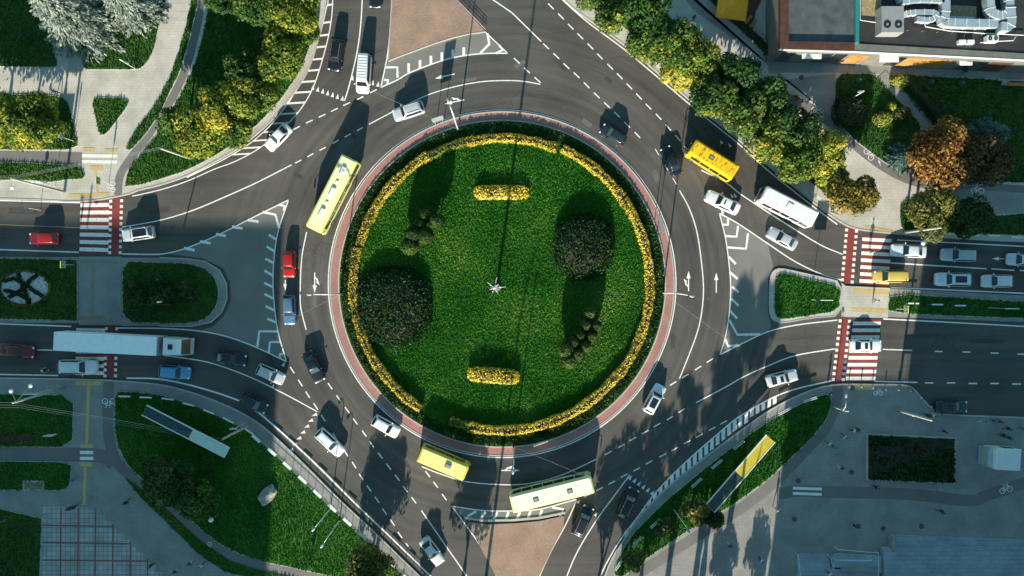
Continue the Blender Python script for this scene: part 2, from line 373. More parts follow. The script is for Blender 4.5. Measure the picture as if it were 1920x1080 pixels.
# grass
GR = {
 'nw1': [(-500,-300),(20,-300),(62,0),(85,40),(100,80),(110,122),(104,127),(0,125),(-500,122)],
 'nw2': [(60,-300),(340,-300),(312,0),(300,45),(289,95),(277,118),(262,131),(165,131),(157,127),(152,100),(105,55),(75,0)],
 'nw3': [(178,183),(232,184),(242,191),(240,200),(203,249),(194,254),(187,250),(174,196)],
 'nw4': [(-500,170),(0,177),(100,179),(120,184),(130,195),(140,232),(148,281),(0,281),(-500,275)],
 'nw5': [(-500,300),(0,303),(145,310),(156,318),(161,330),(155,336),(125,337),(95,342),(60,338),(0,338),(-500,335)],
 'nw6': [(385,-300),(360,0),(345,65),(325,130),(310,165),(285,205),(255,245),(236,279),(245,283),(272,255),(300,215),(320,172),(338,135),(352,90),(374,0),(400,-300)],
 'nw7': [(405,-300),(392,0),(386,48),(367,118),(340,178),(305,240),(268,287),(245,312),(236,340),(236,350),(262,347),(300,337),(348,321),(396,297),(444,267),(490,228),(530,183),(559,141),(577,100),(591,50),(598,0),(605,-300)],
 'med1': [(-500,478),(0,484),(146,487),(146,601),(0,598),(-500,595)],
 'med2': [(231,490),(300,492),(355,494),(385,503),(403,520),(411,545),(408,570),(396,590),(376,602),(345,607),(231,604)],
 'medr': [(1451,528),(1457,514),(1466,511),(1575,537),(1572,583),(1468,599),(1456,595),(1451,584)],
 'medr2': [(1667,550),(1920,566),(2420,585),(2420,605),(1920,597),(1663,587)],
 'sw1': [(-500,735),(0,738),(139,741),(137,838),(0,837),(-500,835)],
 'sw2': [(-500,862),(0,864),(135,866),(134,900),(130,912),(118,919),(0,918),(-500,915)],
 'sw3': [(-500,951),(80,952),(76,1082),(60,1400),(-500,1400)],
 'sw4': [(217,734),(260,735),(300,740),(350,754),(400,775),(450,799),(478,817),(520,853),(570,902),(630,960),(690,1015),(745,1066),(770,1090),(850,1400),(700,1400),(650,1086),(560,1066),(500,1054),(455,1040),(410,1018),(370,985),(330,945),(290,915),(262,893),(238,868),(222,835),(216,795)],
 'sw5': [(233,893),(262,913),(325,965),(375,1012),(430,1050),(480,1066),(560,1084),(560,1092),(480,1084),(425,1072),(375,1040),(320,985),(265,932)],
 'se1': [(1150,1072),(1162,1040),(1185,1002),(1240,945),(1300,895),(1350,855),(1400,817),(1450,783),(1500,757),(1540,740),(1556,738),(1558,760),(1547,788),(1520,822),(1440,898),(1375,945),(1280,1000),(1200,1055),(1172,1078),(1155,1080)],
 'ne1': [(1010,-80),(1085,-8),(1130,22),(1200,75),(1270,135),(1340,190),(1400,240),(1460,292),(1530,350),(1590,395),(1597,380),(1560,330),(1500,270),(1440,215),(1360,135),(1290,65),(1220,0),(1150,-80)],
 'ne2': [(1567,138),(1636,139),(1648,150),(1735,245),(1700,330),(1650,300),(1600,262),(1562,222)],
 'ne3': [(1664,140),(1876,150),(1876,162),(2420,170),(2420,345),(1920,343),(1800,340),(1735,335),(1706,328),(1742,248),(1760,250),(1668,150)],
 'ne4': [(1686,385),(1700,372),(1780,372),(1860,405),(1920,400),(2420,400),(2420,440),(1920,442),(1740,435),(1688,432)],
}
sharp = {'med1'}
grass_polys = {}
for k, P in GR.items():
    P2 = P if k in sharp else chaikin(P, 1, .15)
    grass_polys[k] = P2
    q = MB(); q.prism(Wp(P2), 0.0, .17)
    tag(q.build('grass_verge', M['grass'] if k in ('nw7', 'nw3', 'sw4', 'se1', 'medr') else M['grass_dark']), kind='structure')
    if k not in ('ne1', 'sw5'): kerbline(P2, 1.3, .172, True)
# special paths on the paving
pm = MB()
def path(pts, wpx, z, mb, sm=True):
    pts = catmull(pts, 6) if sm else pts
    a, b = Wp(offs(pts, wpx/2)), Wp(offs(pts, -wpx/2))
    for i in range(len(pts)-1): mb.add([(*a[i], z), (*a[i+1], z), (*b[i+1], z), (*b[i], z)], [(0, 1, 2, 3)])
path([(-300,292),(0,294),(155,297)], 23, .124, pm)
path([(378,-60),(378,0),(370,50),(352,120),(327,178),(290,238),(246,297),(226,330),(222,366)], 15, .126, pm)
path([(205,712),(203,780),(207,830),(222,868),(262,905),(325,955),(370,998),(425,1038),(500,1060),(600,1078),(700,1100)], 20, .124, pm)
path([(-300,848),(0,850),(120,852),(190,855),(215,870)], 26, .126, pm)
path([(188.5,481),(188.5,610)], .1, .134, pm)
path([(1180,1085),(1290,1015),(1385,955),(1450,905),(1512,842),(1545,805),(1566,760),(1570,722)], 20, .124, pm)
path([(1460,925),(1500,920),(1560,922),(1700,926),(1815,938),(1850,928),(1920,905),(2000,880)], 22, .126, pm)
path([(1420,165),(1500,195),(1560,232),(1620,285),(1680,325),(1740,345),(1830,352),(1920,358),(2100,362)], 20, .124, pm)
tag(pm.build('cycle_path', M['asphalt_path']), kind='structure')
# shaded grey street paving by the building
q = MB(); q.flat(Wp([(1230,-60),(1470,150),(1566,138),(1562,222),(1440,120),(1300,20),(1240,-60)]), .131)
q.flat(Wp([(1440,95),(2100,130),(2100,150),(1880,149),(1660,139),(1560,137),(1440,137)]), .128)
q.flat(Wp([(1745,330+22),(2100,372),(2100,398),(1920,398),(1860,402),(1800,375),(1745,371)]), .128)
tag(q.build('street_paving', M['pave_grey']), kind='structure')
path_m = MB(); path([(1652,139),(1700,190),(1735,232),(1743,250)], 19, .176, path_m, False); tag(path_m.build('garden_path', M['pave_grey']), kind='structure')
# tiled square bottom-left
q = MB(); st = [(82,950)]
x, y = 180, 952
st += [(180,951)]
while y < 1095: st += [(x+5, y), (x+5, y+12)]; x += 12; y += 12
st += [(330,1400),(60,1400)]
q.flat(Wp(st), .128); tag(q.build('tiled_square', M['tiles']), kind='structure')
q = MB()
for i in range(9):
    xx = 113+i*32.5
    y0 = max(952, 952+(xx-180)*1.0)
    q.flat(Wp([(xx+1, y0), (xx+4, y0), (xx, 1400), (xx-3, 1400)]), .132)
for j in range(10):
    yy = 984+j*32.5; xe = 180+(yy-952)
    q.flat(Wp([(82, yy-1.2), (xe, yy+1), (xe, yy+4), (82, yy+1.8)]), .136)
tag(q.build('red_tile_strips', M['tile_red']), kind='structure')
tag(kb.build('kerb', M['kerb'], recalc=False), kind='structure')
# ---- roundabout disc
def ring(r0, r1, z0, z1, mat, name, a0=0, a1=360, kind='structure', n=180):
    q = MB(); full = (a1-a0) >= 360
    k = n if full else max(8, int(n*(a1-a0)/360))
    A = [R(a0+(a1-a0)*i/k) for i in range(k+(0 if full else 1))]
    m_ = len(A); ri, ro = r0*S, r1*S
    vs = []
    for a in A:
        c, s_ = math.cos(a), math.sin(a)
        vs += [(CX+ri*c, CY+ri*s_, z0), (CX+ro*c, CY+ro*s_, z0), (CX+ro*c, CY+ro*s_, z1), (CX+ri*c, CY+ri*s_, z1)]
    fs = []
    for i in range(m_ if full else m_-1):
        a, b = 4*i, 4*((i+1) % m_)
        fs += [(a+3, a+2, b+2, b+3), (a+1, b+1, b+2, a+2), (a, a+3, b+3, b)]
    q.add(vs, fs); return tag(q.build(name, mat), kind=kind)
ring(321, 323.2, 0, .13, M['kerb'], 'kerb'); ring(307, 321, 0, .10, M['redpave'], 'roundabout_apron')
ring(304.6, 307, 0, .24, M['kerb'], 'kerb')
q = MB(); q.prism([(CX+304.6*S*math.cos(R(a)), CY+304.6*S*math.sin(R(a))) for a in range(0, 360, 2)], 0, .20)
tag(q.build('roundabout_lawn', M['grass']), kind='structure')

rgp = random.Random(12)
M['patch'] = surf('newer_asphalt_patch', (.045,.042,.040), (.07,.065,.06), .6, 11); M['patch2'] = surf('older_pale_patch', (.12,.11,.10), (.16,.148,.13), .6, 11)
for mm, P in (('patch', [(655,250,30,9,-30),(1050,120,34,10,-42),(300,395,40,10,12),(1400,690,34,9,20),(700,870,26,8,-55),(1140,150,16,7,-42),(1262,640,9,26,0),(1500,440,22,8,-25),(60,395,90,12,0),(1850,640,60,9,0),(560,330,18,8,-28),(1010,180,40,6,-4)]),
              ('patch2', [(975,120,22,8,30),(480,770,44,9,-32),(640,300,20,10,-30),(1330,730,30,10,30),(880,150,30,6,10),(590,560,7,30,0),(1100,230,20,9,-38),(1230,330,10,24,20)])):
    q = MB()
    for k, (x, y, a, b, an) in enumerate(P):
        c_, s_ = math.cos(R(an)), math.sin(R(an)); pts = []
        for u, v in ((-1,-1),(0,-1.05),(1,-.9),(1.05,.2),(.9,1),(-.1,.95),(-1,1),(-.95,0)):
            u *= a/2*rgp.uniform(.9, 1.1); v *= b/2*rgp.uniform(.85, 1.15); pts.append((x+u*c_+v*s_, y-u*s_+v*c_))
        q.flat(Wp(pts), .003+k*.0001)
    tag(q.build('asphalt_repairs', M[mm]), kind='structure')
rm = MB()
for x, y in ((700,310),(1060,200),(612,770),(1330,560),(380,360),(1200,300),(460,385),(840,1000),(1540,640),(1110,820),(560,230),(1010,880),(1740,690),(330,640)):
    wx, wy = W(x, y); rm.prism([(wx+.33*math.cos(k*math.pi/8), wy+.33*math.sin(k*math.pi/8)) for k in range(16)], 0, .007)
tag(rm.build('road_manholes', M['darkstone']), kind='structure')
# ------------------------------------------------------------------ painted markings
wm = MB()
def L(pts, wpx=2.2, z=.010, sm=True, mb=None): path(pts, wpx, z, mb or wm, sm)
def dashes(pts, ln=13, wpx=2.2, ang=None):
    for i, p in enumerate(pts):
        a = pts[max(0, i-1)]; b = pts[min(len(pts)-1, i+1)]
        dx, dy = b[0]-a[0], b[1]-a[1]; l = math.hypot(dx, dy) or 1; dx, dy = dx/l*ln/2, dy/l*ln/2
        L([(p[0]-dx, p[1]-dy), (p[0]+dx, p[1]+dy)], wpx, sm=False)
def T(r, c, *pts): return [(480*c+x/4, 270*r+y/4) for x, y in pts]
def poly(pts, z=.012, mb=None): (mb or wm).flat(Wp(pts), z)
# ring lines
L([(941.5+326*math.cos(R(a)), 532+326*math.sin(R(a))) for a in range(0, 361, 3)], 1.9, sm=False)
Ll = [(615,-80),(615,0),(612,15),(600,65),(580,120),(565,150),(545,186),(530,207),(505,237),(470,268),(430,293),(400,309),(350,333),(300,350),(262,359)]
Lr = [(626,-80),(624,0),(620,45),(610,92),(590,157),(567,200),(540,232),(515,256),(480,282),(440,303),(400,318),(350,340),(300,356),(248,368)]
L(Ll[:-2], 1.8); L(Lr, 1.9)
def lerpcurve(P, y):
    for a, b in zip(P, P[1:]):
        if (a[1]-y)*(b[1]-y) <= 0 and a[1] != b[1]:
            t = (y-a[1])/(b[1]-a[1]); return a[0]+(b[0]-a[0])*t
    return P[-1][0]
cl, cr = catmull(Ll, 6), catmull(Lr, 6)
for y in (-60,-38,-15,8,19+22,65,87,110,131,152,172,192,212,230,246,262,276,288):
    xl = lerpcurve(cl, y+2); xr = lerpcurve(cr, y)
    L([(xl, y+2), (xr, y)], 3.6 if y < 200 else 3, z=.014, sm=False)
L([(680,-80),(679,0),(676,50),(670,95),(660,140),(652,170),(646,189)])
L([(736,-80),(735,0),(731,62),(727,100),(721,132),(714,164)])
L([(714,164),(745,150),(767,137),(805,122),(842,110),(880,103),(917,100),(952,100)], 2.4)
L([(911,61),(952,100)], 2, sm=False)
for x, y0, y1 in ((1145,475,545),(1230,450,515),(1312,418,485),(1394,392,460),(1477,372,438),(1558,355,420)): L(T(0,1,(x,y0),(x,y1)), 5, .014, False)
for P in ([(970,505),(1060,505),(1062,582)], [(960,600),(990,600),(985,630)], [(1735,250),(1750,330),(1680,400)], [(1825,340),(1850,375),(1800,400)]): L(T(0,1,*P), 4.5, .014, False)
def tri(cx, cy, ang, s=8):                # give-way triangle, ang = direction of tip (deg, y up)
    a = R(ang); ux, uy = math.cos(a), -math.sin(a); vx, vy = -uy, ux
    poly([(cx+ux*s*.6, cy+uy*s*.6), (cx-ux*s*.5+vx*s*.35, cy-uy*s*.5+vy*s*.35), (cx-ux*s*.5-vx*s*.35, cy-uy*s*.5-vy*s*.35)], .012)
for i in range(7): tri(587+i*9.2, 164+i*3.4, 80, 9)
for p in ((661,146),(699,155),(709,158)): tri(*p, 80, 9)
for i in range(6): tri(1182+i*8.4, 895+i*5.8, 50, 9)
for p in ((1085,940),(1118,964)): tri(*p, 55, 8)
for i in range(7): tri(590-i*7.4, 778+i*11, 200, 9)
for p in ((1352,266),(1378,366),(1354,397),(1372,367),(1368,272)): tri(*p, 120, 8)
for p in ((532,683),(512,724)): tri(*p, 60, 8)
dashes([(556,240),(580,228),(604,217),(627,206),(650,195),(675,184),(700,171)], 14)
dashes([(559,303),(582,291),(605,279),(629,266),(652,254),(675,242)], 13)
L([(547,309),(480,343),(420,370),(360,395),(300,413),(229,426)])
L([(692,233),(755,200),(805,177),(855,162),(905,153),(955,151),(985,153),(1013,158)], 2)
L([(870,-50),(925,0),(960,24),(1015,78)], 2.2, sm=False)
dashes([(1024,87),(1043,105),(1062,124),(1081,141),(1100,160),(1119,179),(1138,197),(1157,215),(1176,234),(1195,253)], 15)
dashes([(1014,-7),(1033,12),(1052,31),(1070,50),(1088,68),(1107,87),(1125,106),(1144,125),(1162,143),(1180,162),(1198,181),(1216,200),(1235,219),(1253,239),(1271,259),(1288,280),(1304,302)], 15)
dashes([(969,114),(988,132),(1008,150)], 15)
L([(1315,319),(1360,342),(1390,365),(1440,398),(1490,430),(1540,460),(1580,477)])
L([(1040,-15),(1064,8),(1105,44),(1167,90),(1230,142),(1265,172),(1320,218),(1385,270),(1440,320),(1522,385),(1570,421)], 2.4)
dashes([(1232,285),(1250,315),(1265,340)], 14, 1.6)
L([(1274,357),(1292,390),(1306,432),(1314,482),(1319,540),(1315,590),(1306,627),(1292,665),(1274,710)], 2)
L([(1349,400),(1360,445),(1367,495),(1370,540),(1367,590),(1360,632),(1350,665)], 2)
L([(1349,400),(1385,420),(1440,457),(1490,490),(1540,514),(1577,525)]); L([(1350,665),(1400,640),(1440,622),(1490,610),(1570,600)])
for P in ([(1575,605),(1620,605),(1620,560)], [(1600,690),(1685,695),(1695,615)], [(1610,775),(1755,785),(1770,670)], [(1625,845),(1678,900)], [(1632,960),(1692,1012)]): L(T(1,2,*P), 4.5, .014, False)
for P in ([(1650,-10),(1700,32)], [(1645,80),(1698,132)], [(1635,172),(1688,228)], [(1630,240),(1690,350),(1860,348)], [(1600,385),(1620,435),(1710,430)]): L(T(2,2,*P), 4.5, .014, False)
dashes([(1262,719),(1285,705),(1309,690),(1331,676)], 14)
dashes([(1141,849),(1165,836),(1187,823),(1210,810),(1232,797),(1256,784),(1278,770)], 14)
L([(1305,755),(1360,726),(1397,705),(1440,686),(1490,667),(1565,654)])
dashes([(1101,929),(1124,917),(1147,905),(1170,892),(1194,880),(1217,867),(1242,854),(1265,842),(1288,829),(1311,817),(1335,804),(1357,792)], 14)
Z1 = [(1559,714),(1490,730),(1440,750),(1385,782),(1350,810),(1285,867),(1229,924),(1195,970),(1170,1002),(1151,1032),(1126,1080),(1105,1150)]
L(Z1, 2.4)
cz = catmull(Z1, 8)
x = 1452
while x > 1166:
    for a, b in zip(cz, cz[1:]):
        if b[0] <= x <= a[0]:
            yt = a[1]+(b[1]-a[1])*(x-a[0])/(b[0]-a[0]); break
    h = 22 if x < 1400 else 16
    if x < 1240: h = 26
    if x < 1195: h = 20
    poly([(x-3, yt+1), (x+4, yt-3), (x+4, yt+h-4), (x-3, yt+h)], .014); x -= 10.7
L([(1181,890),(1150,932),(1122,970),(1085,1030),(1062,1083),(1040,1150)])
L([(847,949),(870,980),(905,1030),(932,1083),(958,1150)], 2); L([(847,949),(905,957),(960,958),(1010,955),(1060,942),(1082,936)], 2)
L([(1082,936),(1060,985),(1035,1030),(1011,1083),(990,1150)], 2)
for P in ([(1720,600),(1685,655)], [(1810,600),(1780,660)], [(1895,600),(1870,665)], [(1650,595),(1590,630),(1605,660)]): L(T(3,1,*P), 4.5, .014, False)
for P in ([(60,600),(35,655)], [(140,590),(120,645)], [(225,585),(205,640)], [(300,565),(385,580),(360,635)]): L(T(3,2,*P), 4.5, .014, False)
dashes([(619,724),(635,747),(651,769),(666,790),(683,813),(697,833),(713,854),(729,875),(745,896),(760,917),(776,938)], 14)
dashes([(548,694),(563,718),(577,740),(592,762),(606,784),(628,818),(649,850),(664,872),(677,894),(692,916),(707,937),(721,959),(736,980),(750,1003),(765,1024)], 14)
dashes([(802,889),(817,909),(833,932)], 14)
L([(790,957),(830,1015),(877,1083),(920,1150)]); L([(575,435),(566,482),(563,540),(564,577),(574,618)], 2)
L([(791,875),(830,890),(880,904),(960,909),(1010,903),(1060,888),(1118,861)], 2)
L([(541,375),(480,405),(410,440),(350,465),(312,475),(287,477),(229,476)]); L([(541,375),(522,432),(514,482),(512,540),(520,615),(537,678)], 2)
L([(537,678),(480,651),(425,631),(375,621),(312,616),(222,615)])
for P in ([(95,680),(155,718)], [(80,768),(138,805)], [(70,860),(132,893)], [(63,950),(125,985)], [(62,1042),(125,1072)], [(50,510),(145,530),(175,630)], [(170,455),(215,465),(210,500)]): L(T(1,1,*P), 4.5, .014, False)
for P in ([(63,45),(130,78)], [(73,137),(140,168)], [(85,230),(150,258)], [(165,325),(25,325),(10,440)], [(185,405),(105,405),(95,490)], [(215,495),(180,495),(178,530)]): L(T(2,1,*P), 4.5, .014, False)
for P in ([(1740,620),(1820,635)], [(1620,675),(1695,690)], [(1500,730),(1580,745)], [(1380,780),(1460,798)], [(1860,570),(1940,583)]): L(T(1,0,*P), 5, .014, False)
L([(-300,372),(0,376),(150,380)], 2, sm=False); L([(-300,464),(0,468),(148,473)], 2.4, sm=False)
L([(-300,604),(0,607),(134,612)], 2.4, sm=False); L([(-300,655),(0,655)], 2, sm=False); L([(60,656),(150,657)], 2, sm=False)
L([(307,666),(380,677),(425,690),(480,712),(540,742),(595,772)], 2)
L([(-300,701),(0,702),(109,704)], 2.4, sm=False)
L([(237,709),(300,711),(375,727),(450,752),(480,770),(527,810),(595,873),(665,943),(735,1010),(810,1083),(880,1150)], 3)
L([(1682,450),(1920,462),(2300,480)], 2.2, sm=False); L([(1670,493),(1850,504)], 2.4, sm=False); L([(1859,504),(1902,507)], 2.4, sm=False); L([(1912,507),(1960,510)], 2.4, sm=False)
L([(1670,539),(1920,550),(2300,568)], 2.4, sm=False); L([(1656,598),(1757,603),(1920,612),(2300,632)], 2.4, sm=False)
L([(1655,655),(1710,657)], 2, sm=False); dashes([(1760,659),(1812,660),(1865,662),(1915,664),(1968,666)], 15); L([(1639,715),(1720,717)], 2.4, sm=False)
dashes([(1742,718),(1783,718),(1824,719),(1865,719),(1906,720),(1948,720)], 16, 2.6)
# crossings
rp = MB()
def crossing(q4, bike, side, nst, nsq, sq=5.5, bar=.52):
    # q4: stripes quad corners TL,TR,BR,BL ; bike: quad for the cycle lane
    TL, TR, BR, BL = q4
    poly([TL, TR, BR, BL], .006, rp); poly(bike, .009, rp)
    for i in range(nst):
        t0 = (i+.5-bar/2)/nst; t1 = (i+.5+bar/2)/nst
        l = lambda a, b, t: (a[0]+(b[0]-a[0])*t, a[1]+(b[1]-a[1])*t)
        poly([l(TL, BL, t0), l(TR, BR, t0), l(TR, BR, t1), l(TL, BL, t1)], .013)
    a, b, c, d = bike
    for (p0, p1, dr) in ((a, d, 1), (b, c, -1)):
        for i in range(nsq):
            t = (i+.5)/nsq; x = p0[0]+(p1[0]-p0[0])*t; y = p0[1]+(p1[1]-p0[1])*t
            x0, x1 = (x, x+dr*sq); poly([(min(x0,x1), y-sq/2), (max(x0,x1), y-sq/2), (max(x0,x1), y+sq/2), (min(x0,x1), y+sq/2)], .016)
crossing([(151,378),(205,377),(203,476),(149,474)], [(205,372),(231,371),(228,479),(203,479)], 1, 7, 10)
crossing([(143,612),(197,613),(195,706),(141,706)], [(197,611),(222,611),(219,710),(194,710)], 1, 7, 9)
crossing([(1617,442),(1672,445),(1666,536),(1611,533)], [(1585,426),(1609,428),(1600,534),(1576,530)], 1, 7, 10)
crossing([(1600,600),(1652,600),(1641,716),(1585,716)], [(1573,596),(1596,597),(1583,717),(1559,717)], 1, 9, 11)
yp = MB()
for P in ([(156,277),(179,277),(179,284),(156,283)], [(197,279),(221,279),(221,286),(197,286)], [(170,311),(194,311),(194,320),(170,319)], [(179,320),(182,320),(186,361),(182,361)], [(130,364),(206,361),(206,368),(130,371)],
          [(143,444+270),(191,714),(191,722),(143,722)], [(164,722),(171,722),(166,831),(161,831)], [(151,832),(176,832),(176,839),(151,839)], [(150,867),(174,867),(174,874),(150,874)], [(158,875),(164,875),(162,946),(156,946)],
          [(1621,422),(1680,434),(1678,438),(1621,428)], [(1599,541),(1667,544),(1666,552),(1599,549)], [(1596,576),(1664,579),(1663,587),(1595,584)], [(1588,721),(1639,722),(1639,731),(1588,730)]):
    poly(P, .138, yp)
bp = MB()
poly([(151,487),(203,487),(203,495),(151,494)], .138, bp); poly([(146,592),(201,592),(201,600),(146,600)], .138, bp); poly([(173,495),(179,495),(177,592),(172,592)], .138, bp)
tag(bp.build('tactile_paving', M['brownpave']), kind='structure'); tag(yp.build('tactile_paving', M['yellowpaint']), kind='structure')
for P in ([(155,289),(221,290),(221,296),(155,295)], [(155,300),(221,301),(221,307),(155,306)], [(151,845),(176,845),(176,851),(151,851)], [(151,856),(176,856),(176,862),(151,862)], [(1486,912),(1540,914),(1540,919),(1486,917)], [(1486,922),(1540,924),(1540,929),(1486,927)]): poly(P, .140)
def arrow(cx, cy, ang, ln=34, s=1.0, turn=0, z=.014):
    a = R(ang); ux, uy = math.cos(a), -math.sin(a); vx, vy = -uy, ux
    P = lambda f, l: (cx+ux*f+vx*l, cy+uy*f+vy*l)
    poly([P(-ln/2, -1*s), P(ln/2-13*s, -1*s), P(ln/2-13*s, 1*s), P(-ln/2, 1*s)], z)
    poly([P(ln/2-14*s, -4*s), P(ln/2, 0), P(ln/2-14*s, 4*s)], z+.002)
    if turn:
        poly([P(-ln/2+6, 0), P(-ln/2+13, turn*6*s), P(-ln/2+17, turn*6*s), P(-ln/2+10, 0)], z+.004)
        poly([P(-ln/2+10, turn*5*s), P(-ln/2+24, turn*9.5*s), P(-ln/2+19, turn*3*s)], z+.006)
arrow(834, 143, 193, 38, 1); arrow(852, 191, 192, 38, 1, 1); arrow(1291, 527, 90, 38, 1, -1); arrow(1343, 530, 90, 38, 1)
arrow(590, 530, 270, 38, 1, -1); arrow(957, 882, 0, 36, 1, -1); arrow(535, 535, 270, 20, .9); arrow(1872, 485, 180, 24, .9); arrow(1648, 305, 110, 12, .5, z=.142)
def bikemark(cx, cy, ang, s=1.0, z=.144):
    a = R(ang); ca, sa = math.cos(a), math.sin(a)
    def P(x, y): return (cx+(x*ca-y*sa)*s, cy-(x*sa+y*ca)*s)
    for wx in (-7, 7):
        L([P(wx+5*math.cos(t*math.pi/8), 5*math.sin(t*math.pi/8)) for t in range(17)], 1.2, z, False)
    for seg in ([(-7,0),(-2,8),(5,8),(7,0)], [(-2,8),(0,0),(5,8)], [(-7,0),(0,0)], [(-4,11),(0,11)], [(5,8),(4,11),(7,12)]): L([P(*p) for p in seg], 1.1, z+.002, False)
bikemark(205, 752, 180, 1.0); bikemark(1530, 212, -55, 1.0); bikemark(1628, 290, -55, 1.0); bikemark(1832, 358, 0, 1.0, .146); bikemark(1885, 918, 15, 1.0); bikemark(213, 350, 90, .8, .15); bikemark(388, 1022, 200, .8); bikemark(1646, 737, 0, .7)
tag(wm.build('road_markings', M['white']), kind='structure'); tag(rp.build('crossing_paint', M['redpaint']), kind='structure')
yl = MB(); path([(-300,419),(0,421),(150,427)], 1.6, .010, yl, False); tag(yl.build('road_markings', M['yellowline']), kind='structure')
# manhole covers and drains
mh = MB()
for x, y in ((1596,885),(1496,901),(1489,973),(1608,986),(1655,990),(1727,986),(1597,727),(1502,146),(643,794),(412,962-800)):
    z = .15
    mh.prism([(W(x,y)[0]+.36*math.cos(k*math.pi/8), W(x,y)[1]+.36*math.sin(k*math.pi/8)) for k in range(16)], 0, z if (x,y)!=(643,794) else .02)
tag(mh.build('manhole_covers', M['darkstone']), kind='structure')

# ------------------------------------------------------------------ foliage
def quads(cen, nrm, size, aspect=1.0, alongz=None):
    n = len(cen); nrm = nrm/np.linalg.norm(nrm, axis=1, keepdims=True)
    rv = rng.normal(size=(n, 3)) if alongz is None else alongz
    u = np.cross(nrm, rv); u /= np.linalg.norm(u, axis=1, keepdims=True)+1e-9
    v = np.cross(nrm, u)
    s = np.asarray(size).reshape(-1, 1)
    a = u*s*.5; b = v*s*.5*aspect
    fold = nrm*s*.12
    # leaf/clump shape: pointed kite
    V = np.stack([cen-b, cen+a*.8-b*.1+fold, cen+b, cen-a*.8+b*.1+fold], axis=1)
    return V.reshape(-1, 3)
def crown_pts(r, h, zc, n, lumps, seed, flat=1.0):
    g_ = np.random.default_rng(seed)
    L_ = []
    for i in range(lumps):
        a = g_.uniform(0, 2*math.pi); q = math.sqrt(g_.uniform(0, 1))*.72
        zz = g_.uniform(-.45, .75)*math.sqrt(max(0, 1-q*q))
        L_.append((q*math.cos(a)*r, q*math.sin(a)*r, zc+zz*h/2, g_.uniform(.28, .46)*r))
    L_ = np.array(L_); idx = g_.integers(0, lumps, n)
    d = g_.normal(size=(n, 3)); d[:, 2] = np.abs(d[:, 2])*1.0-g_.uniform(0, .9, n)
    d /= np.linalg.norm(d, axis=1, keepdims=True)
    rad = L_[idx, 3]*g_.uniform(.72, 1.12, n)
    cen = L_[idx, :3]+d*rad[:, None]*np.array([1, 1, flat])
    nr = d+g_.normal(size=(n, 3))*.45; nr[:, 2] += .25
    return cen, nr
def trunk_mesh(h, r, seed, limbs=5, spread=1.5):
    g_ = random.Random(seed); q = MB()
    q.tube([(0,0,-.05),(0.05,0,h*.3),(0.0,.08,h*.6),(.05,.02,h*.85)], [r*1.25, r, r*.7, r*.35], 8)
    for i in range(limbs):
        a = i*2*math.pi/limbs+g_.uniform(-.4,.4); z0 = h*g_.uniform(.35,.6)
        q.tube([(0,0,z0),(math.cos(a)*spread*.5, math.sin(a)*spread*.5, z0+h*.15),(math.cos(a)*spread, math.sin(a)*spread, z0+h*.32)], [r*.5, r*.35, r*.12], 6)
    return q.mesh('trunk', [M['bark']], True)
LM = {
 'yellow': leafmat('yellow_green_leaves', [(0, (.03, .07, .012)), (.3, (.08, .14, .02)), (.58, (.20, .24, .035)), (.82, (.38, .36, .05)), (1, (.62, .46, .06))]),
 'row': leafmat('mixed_green_yellow_leaves', [(0, (.016, .05, .012)), (.38, (.045, .10, .022)), (.66, (.12, .18, .03)), (.87, (.30, .29, .045)), (1, (.56, .40, .05))], .3),
 'green': leafmat('green_leaves', [(0, (.014, .045, .012)), (.5, (.035, .09, .02)), (1, (.10, .17, .035))]),
 'dark': leafmat('dark_leaves', [(0, (.015, .042, .014)), (.5, (.035, .075, .022)), (1, (.13, .15, .04))]),
 'orange': leafmat('orange_autumn_leaves', [(0, (.07, .035, .012)), (.4, (.17, .085, .022)), (.7, (.38, .20, .05)), (1, (.62, .38, .12))]),
 'rowrust': leafmat('rusty_yellow_leaves', [(0, (.06, .06, .012)), (.4, (.17, .14, .03)), (.7, (.42, .28, .05)), (1, (.62, .34, .08))], .5),
 'brown': leafmat('brown_autumn_leaves', [(0, (.045, .035, .018)), (.5, (.10, .065, .03)), (1, (.2, .12, .05))]),
 'olive': leafmat('olive_leaves', [(0, (.035, .055, .015)), (.5, (.13, .14, .035)), (1, (.40, .34, .08))]),
 'spruce': leafmat('silver_blue_needles', [(0, (.10, .14, .12)), (.5, (.22, .27, .23)), (1, (.42, .47, .38))], .6, .1),
 'tealspruce': leafmat('teal_needles', [(0, (.03, .08, .07)), (.5, (.07, .15, .13)), (1, (.13, .24, .20))], .6, .1),
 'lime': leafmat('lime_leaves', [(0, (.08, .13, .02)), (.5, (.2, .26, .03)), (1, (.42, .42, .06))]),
 'hedgeyellow': leafmat('yellow_hedge_leaves', [(0, (.14, .15, .02)), (.25, (.42, .34, .03)), (.55, (.70, .52, .04)), (1, (.90, .74, .16))], .5, .2),
 'bed': leafmat('dark_shrub_leaves', [(0, (.010, .036, .012)), (.6, (.018, .058, .015)), (1, (.04, .085, .022))], .5, .1),
 'cover': leafmat('ground_cover_leaves', [(0, (.012, .042, .011)), (.55, (.03, .075, .015)), (.88, (.07, .13, .03)), (.97, (.3, .36, .25)), (1, (.5, .55, .42))], .6, .1),
 'topiary': leafmat('topiary_leaves', [(0, (.018, .045, .010)), (.5, (.04, .085, .016)), (1, (.16, .20, .035))]),
}
_tm = {}
